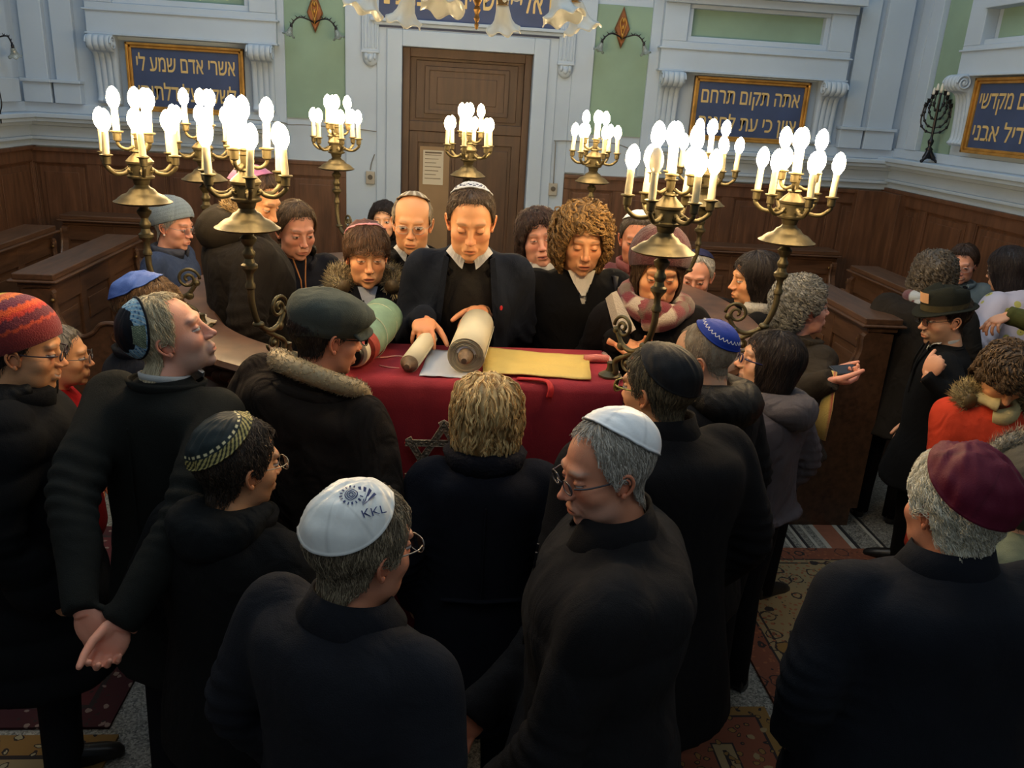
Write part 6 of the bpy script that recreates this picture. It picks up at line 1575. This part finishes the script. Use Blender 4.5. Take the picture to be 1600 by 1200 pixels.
person('teenage boy with brown hair and dark blue hooded jacket, looking at the scrolls', atd(463, 318, 3.82), 152, floor=FL, pitch=12, yaw=-4, W=1.0, bulk=.018, coat=K_(34, 36, 48), seed=26, scale=1.05, quilted=(.10, .006),
       face=dict(skin='pink', eyes=.5), hair=dict(hl='short', thick=.013, n=2400, L_=.05, col=K_(62, 46, 32), col2=K_(110, 88, 62)), extra=x_teen)
def x_tall(c):
    hood_down(c, cloth('parka_hood', K_(66, 58, 46)), r=.085, back=.10, z=.01); tp = c['tp']; A = np.linspace(.1, PI - .1, 9)
    fur(c, [tp((.10 * math.cos(a), -.06 * math.sin(a), .06 + .03 * math.sin(a))) for a in A], .024, 'fur_trim', K_(130, 104, 66), K_(196, 166, 116), n=1400, L_=.03)
person('tall person in dark brown hooded parka, face behind the front left candelabrum', atd(408, 268, 3.42), 68, floor=FL, yaw=42, pitch=22, W=1.28, bulk=.035, coat=K_(48, 42, 36), seed=27, scale=1.05, fold=.5,
       face=dict(skin='warm', eyes=.4, open=.3), hair=dict(thick=.010, n=1600, L_=.03, col=K_(50, 36, 26), col2=K_(90, 66, 46)), kippah=dict(cdir=(180, 60), amax=40, off=.006, colf=solid(K_(170, 110, 150))), extra=x_tall)
person('woman with dark wavy hair in black, standing beside the door frame', atd(600, 316, 6.1), 184, pitch=0, W=.9, coat=K_(24, 24, 26), seed=28, hi=True, scale=1.1, face=dict(skin='fair', eyes=.8, iris=(.02, .015, .01), lip=K_(170, 90, 80)),
       hair=dict(hl='bob', vol=lambda P: smin(bobvol(P), sde(P, (0, -.02, -.03), (.11, .09, .09)), .03), thick=.014, n=1800, L_=.10, col=K_(24, 18, 18), col2=K_(50, 40, 38), curl=.004), collar=dict(m=cloth('black_polo', (.01, .01, .012)), r=(.068, .064), h=.06, gap=0))
def x_ws(c): scarf(c, cloth('white_scarf', K_(214, 214, 210)), turns=1, r=.078, th=.030, z=.0, h=.0, tails=([c['tp']((.02, .11, -.02)), c['tp']((.035, .145, -.12)), c['tp']((.03, .15, -.26))],))
person('woman with dark wavy hair and white scarf, right of the central man', atd(838, 330, 3.88), 186, floor=FL, pitch=-2, yaw=-6, roll=9, W=1.0, bulk=.018, coat=K_(20, 19, 20), seed=29, scale=1.06,
       face=dict(skin='pink', eyes=.35, smile=.35, fat=.005, lip=K_(186, 84, 80)), hair=dict(hl='bob', vol=lambda P: smin(sde(P, (0, -.02, .035), (.102, .115, .103)), sde(P, (0, -.03, -.04), (.105, .085, .095)), .03), thick=.014, n=3000, L_=.08, col=K_(36, 24, 20), col2=K_(84, 58, 46), curl=.005, wid=.0011), extra=x_ws)
def x_curly(c):
    make_collar(c, r=(.105, .095), h=.03, th=.012, gap=.8, z0=-.06, flare=.03, tilt=1.2)
    tp = c['tp']; q = MB(); q.loft([[tp((x, .07 + .05 * t_, -.0 - t_ * .10)) for x in np.linspace(-w_, w_, 6)] for t_, w_ in ((0, .062), (.5, .04), (1, .008))], closed=False, cap=False); q.obj('blouse', cloth('white_blouse', K_(220, 214, 200)), c['e'])
    q = MB().tube([c['tp']((-.15, -.05, -.02)), c['tp']((-.165, .05, -.035)), c['tp']((-.16, .115, -.10)), c['tp']((-.15, .15, -.22))], .018, 8, flat=.3); o = q.obj('strap', cloth('bag_strap', K_(40, 28, 22), .5), c['e'], smooth=True)
    b = c['tp']((-.165, .118 + c['b'] * .6, -.075)); q = MB(); R_ = c['R0'] @ roty(-.15)
    for s_ in (-1, 1): q.box(b + R_ @ np.array([s_ * .016, 0, 0]), (.005, .006, .026), R=R_); q.box(b + R_ @ np.array([0, 0, s_ * .011]), (.036, .006, .005), R=R_)
    q.obj('buckle', mat('bright_buckle', K_(236, 226, 190), .25, .9), o, bevel=.001)
    q = MB()
    for s_ in (-1, 1): t = np.linspace(0, 2 * PI, 16); q.tube(c['X'](np.stack([np.full(16, s_ * .086), .0 + .012 * np.cos(t), -.055 + .022 * np.sin(t)], 1)), .0022, 6)
    q.obj('earring', mat('bright_buckle', (0, 0, 0)), c['e'], smooth=True)
ch_ = atd(992, 552, 3.12)
person('woman with curly blonde-brown hair and black coat with buckled strap, looking down', atd(915, 328, 3.32), 172, floor=FL, pitch=11, yaw=6, W=1.04, bulk=.022, coat=K_(20, 19, 20), seed=30, scale=1.06, openf=[.07, .05, .004, 0, 0], innerc=K_(205, 198, 184),
       face=dict(skin='warm', eyes=.2, open=.3, jaw=.9, lip=K_(196, 96, 82)), hair=dict(hl='bob', vol=curlvol, thick=.016, n=4800, L_=.10, col=K_(64, 42, 22), col2=K_(190, 148, 86), curl=.011, wid=.0011, lift=.012, clump=8),
       arms=dict(l=dict(w=ch_ + [-.07, .04, .03], dir=(.85, -.15, -.25), world=1, palm=(.2, -.5, .8), hand=((.45, .5, .4), .14, (.8, .2)))), extra=x_curly)
e = empty('phone', tuple(ch_ + [.045, .0, .02]), -.4, 'small dark phone in the hand of the curly blonde woman', 'phone')
MB().box((0, 0, 0), (.03, .06, .006), R=rotx(.5)).obj('case', M_BLACK, e, bevel=.003)
MB().box((0, -.001, .004), (.024, .05, .001), R=rotx(.5)).obj('screen', mat('blue_screen', (.05, .06, .25), .15), e)
def plaid(a, b):
    k = int(a * 2.4) % 4; j = int(b * 4)
    return (K_(112, 34, 48), K_(190, 176, 160), K_(128, 60, 66), K_(110, 92, 80))[(k + (j % 2)) % 4]
def x_bea(c):
    beanie(c, solid(K_(64, 12, 18)), center=(180, 66), amax=78, off=.010, puff=.02); tp = c['tp']
    scarf(c, M_KNIT, turns=2, r=.115, th=.042, z=-.02, h=.05, cols=plaid, amp=.02, n=70)
    q = MB(); q.loft([[tp((x0, .10, 0)), tp((x0 * 1.2, .15, -.08)), tp((x0 * 1.3, .14, -.085)), tp((x0 * 1.05, .09, -.01))] for x0 in (-.17, -.13, -.09)]); 
    V0 = [tp((.08, .16, -.10)), tp((.17, .08, .04)), tp((.19, .08, .03)), tp((.13, .17, -.13))]; q2 = MB().loft([V0, [v + c['R0'] @ np.array([.02, -.03, -.03]) for v in V0]], col=K_(206, 194, 176)); q2.obj('scarf_fold', M_KNIT, c['e'])
person('woman in burgundy knit hat and plaid burgundy scarf behind the right candelabrum', atd(1036, 372, 3.12), 188, floor=FL, pitch=12, W=1.02, bulk=.022, coat=K_(30, 26, 28), seed=31, scale=1.08,
       face=dict(skin='warm', eyes=.3), hair=dict(hl='bob', vol=bobvol, thick=.008, n=2000, L_=.10, col=K_(60, 44, 32), col2=K_(110, 86, 62)), extra=x_bea)
def x_old(c): make_collar(c, r=(.085, .08), h=.04, th=.014, gap=.4, z0=-.04, flare=.014)
oh = atd(1118, 476, 4.35)
person('old man with grey hair and navy kippah, standing behind the right part of the parapet', atd(1092, 396, 4.62), 196, pitch=16, yaw=8, W=1.0, bulk=.018, coat=K_(28, 30, 36), seed=32, scale=1.1,
       face=dict(skin='pink', age=1, eyes=.4), hair=dict(hl='reced', thick=.009, n=1600, L_=.03, col=K_(150, 146, 138), col2=K_(210, 206, 196)), kippah=dict(cdir=(180, 64), amax=36, off=.006, colf=solid(K_(34, 34, 64))),
       arms=dict(l=dict(w=oh, dir=(.2, -.8, -.6), world=1, palm=(0, -.5, -1), hand=((.9, .9, .6), .05, (.5, .4)))), extra=x_old)
def x_bob(c):
    tp = c['tp']; A = np.linspace(-.5, PI + .5, 13)
    fur(c, [tp(((.115) * math.cos(a), -.085 * math.sin(a) + .03, -.01)) for a in A], .034, 'fleece_collar', K_(170, 164, 152), K_(222, 218, 208), n=1500, L_=.012)
    q = MB().ell(tp((-.09, .13 + c['b'], -.14)), .008, n=8, m=6); q.obj('button', M_STEEL, c['co'])
person('woman with straight dark bob in profile, black coat with white fleece collar', atd(1186, 396, 4.32), 290, yaw=-18, pitch=4, W=1.08, bulk=.028, coat=K_(22, 22, 24), seed=33, scale=1.16,
       face=dict(skin='warm', eyes=.7), hair=dict(hl='bob', vol=bobvol, thick=.014, n=2600, L_=.12, col=K_(20, 15, 15), col2=K_(48, 38, 34)), extra=x_bob)
def x_ber(c):
    beanie(c, lambda u, t: np.array(K_(122, 138, 148)) * (1 - .12 * (np.sin(u * 60) > 0)[:, None]), center=(188, 66), amax=74, off=.012, puff=.02); make_collar(c, r=(.085, .082), h=.055, th=.02, gap=.3, z0=-.045, flare=.014, m=cloth('grey_scarf', K_(74, 78, 92)))
    q = MB()
    for s_ in (-1, 1): q.ell(c['X'](np.array([s_ * .078, .0, -.04])), .006, n=8, m=6)
    q.obj('earring', mat('pearl', K_(230, 225, 215), .3), c['e'], smooth=True)
person('woman in grey-blue knit beret and denim blue coat beside the left pew', atd(270, 318, 4.92), 98, yaw=10, pitch=8, W=1.08, bulk=.025, coat=K_(64, 78, 108), seed=34, scale=1.12, long=.3,
       face=dict(skin='pink', age=1, eyes=.5), hair=dict(hl='short', thick=.012, n=1500, L_=.04, col=K_(130, 130, 126), col2=K_(190, 190, 186)), glasses=dict(col=(.3, .28, .28), rim=.001), extra=x_ber)
person('person in mauve top with white kippah, half hidden behind the burgundy knit hat', atd(1000, 334, 4.02), 192, floor=FL, pitch=6, W=.95, coat=K_(130, 78, 82), seed=35, hi=False, scale=1.05, face=dict(skin='red', eyes=.5),
       hair=dict(thick=.010, n=900, L_=.03, col=K_(60, 50, 42)), kippah=dict(cdir=(180, 72), amax=38, off=.006, colf=solid(K_(214, 220, 226)), mat=M_SATIN), collar=dict(r=(.08, .076), h=.05, th=.018, gap=.3, m=cloth('mauve_collar', K_(150, 90, 92))))
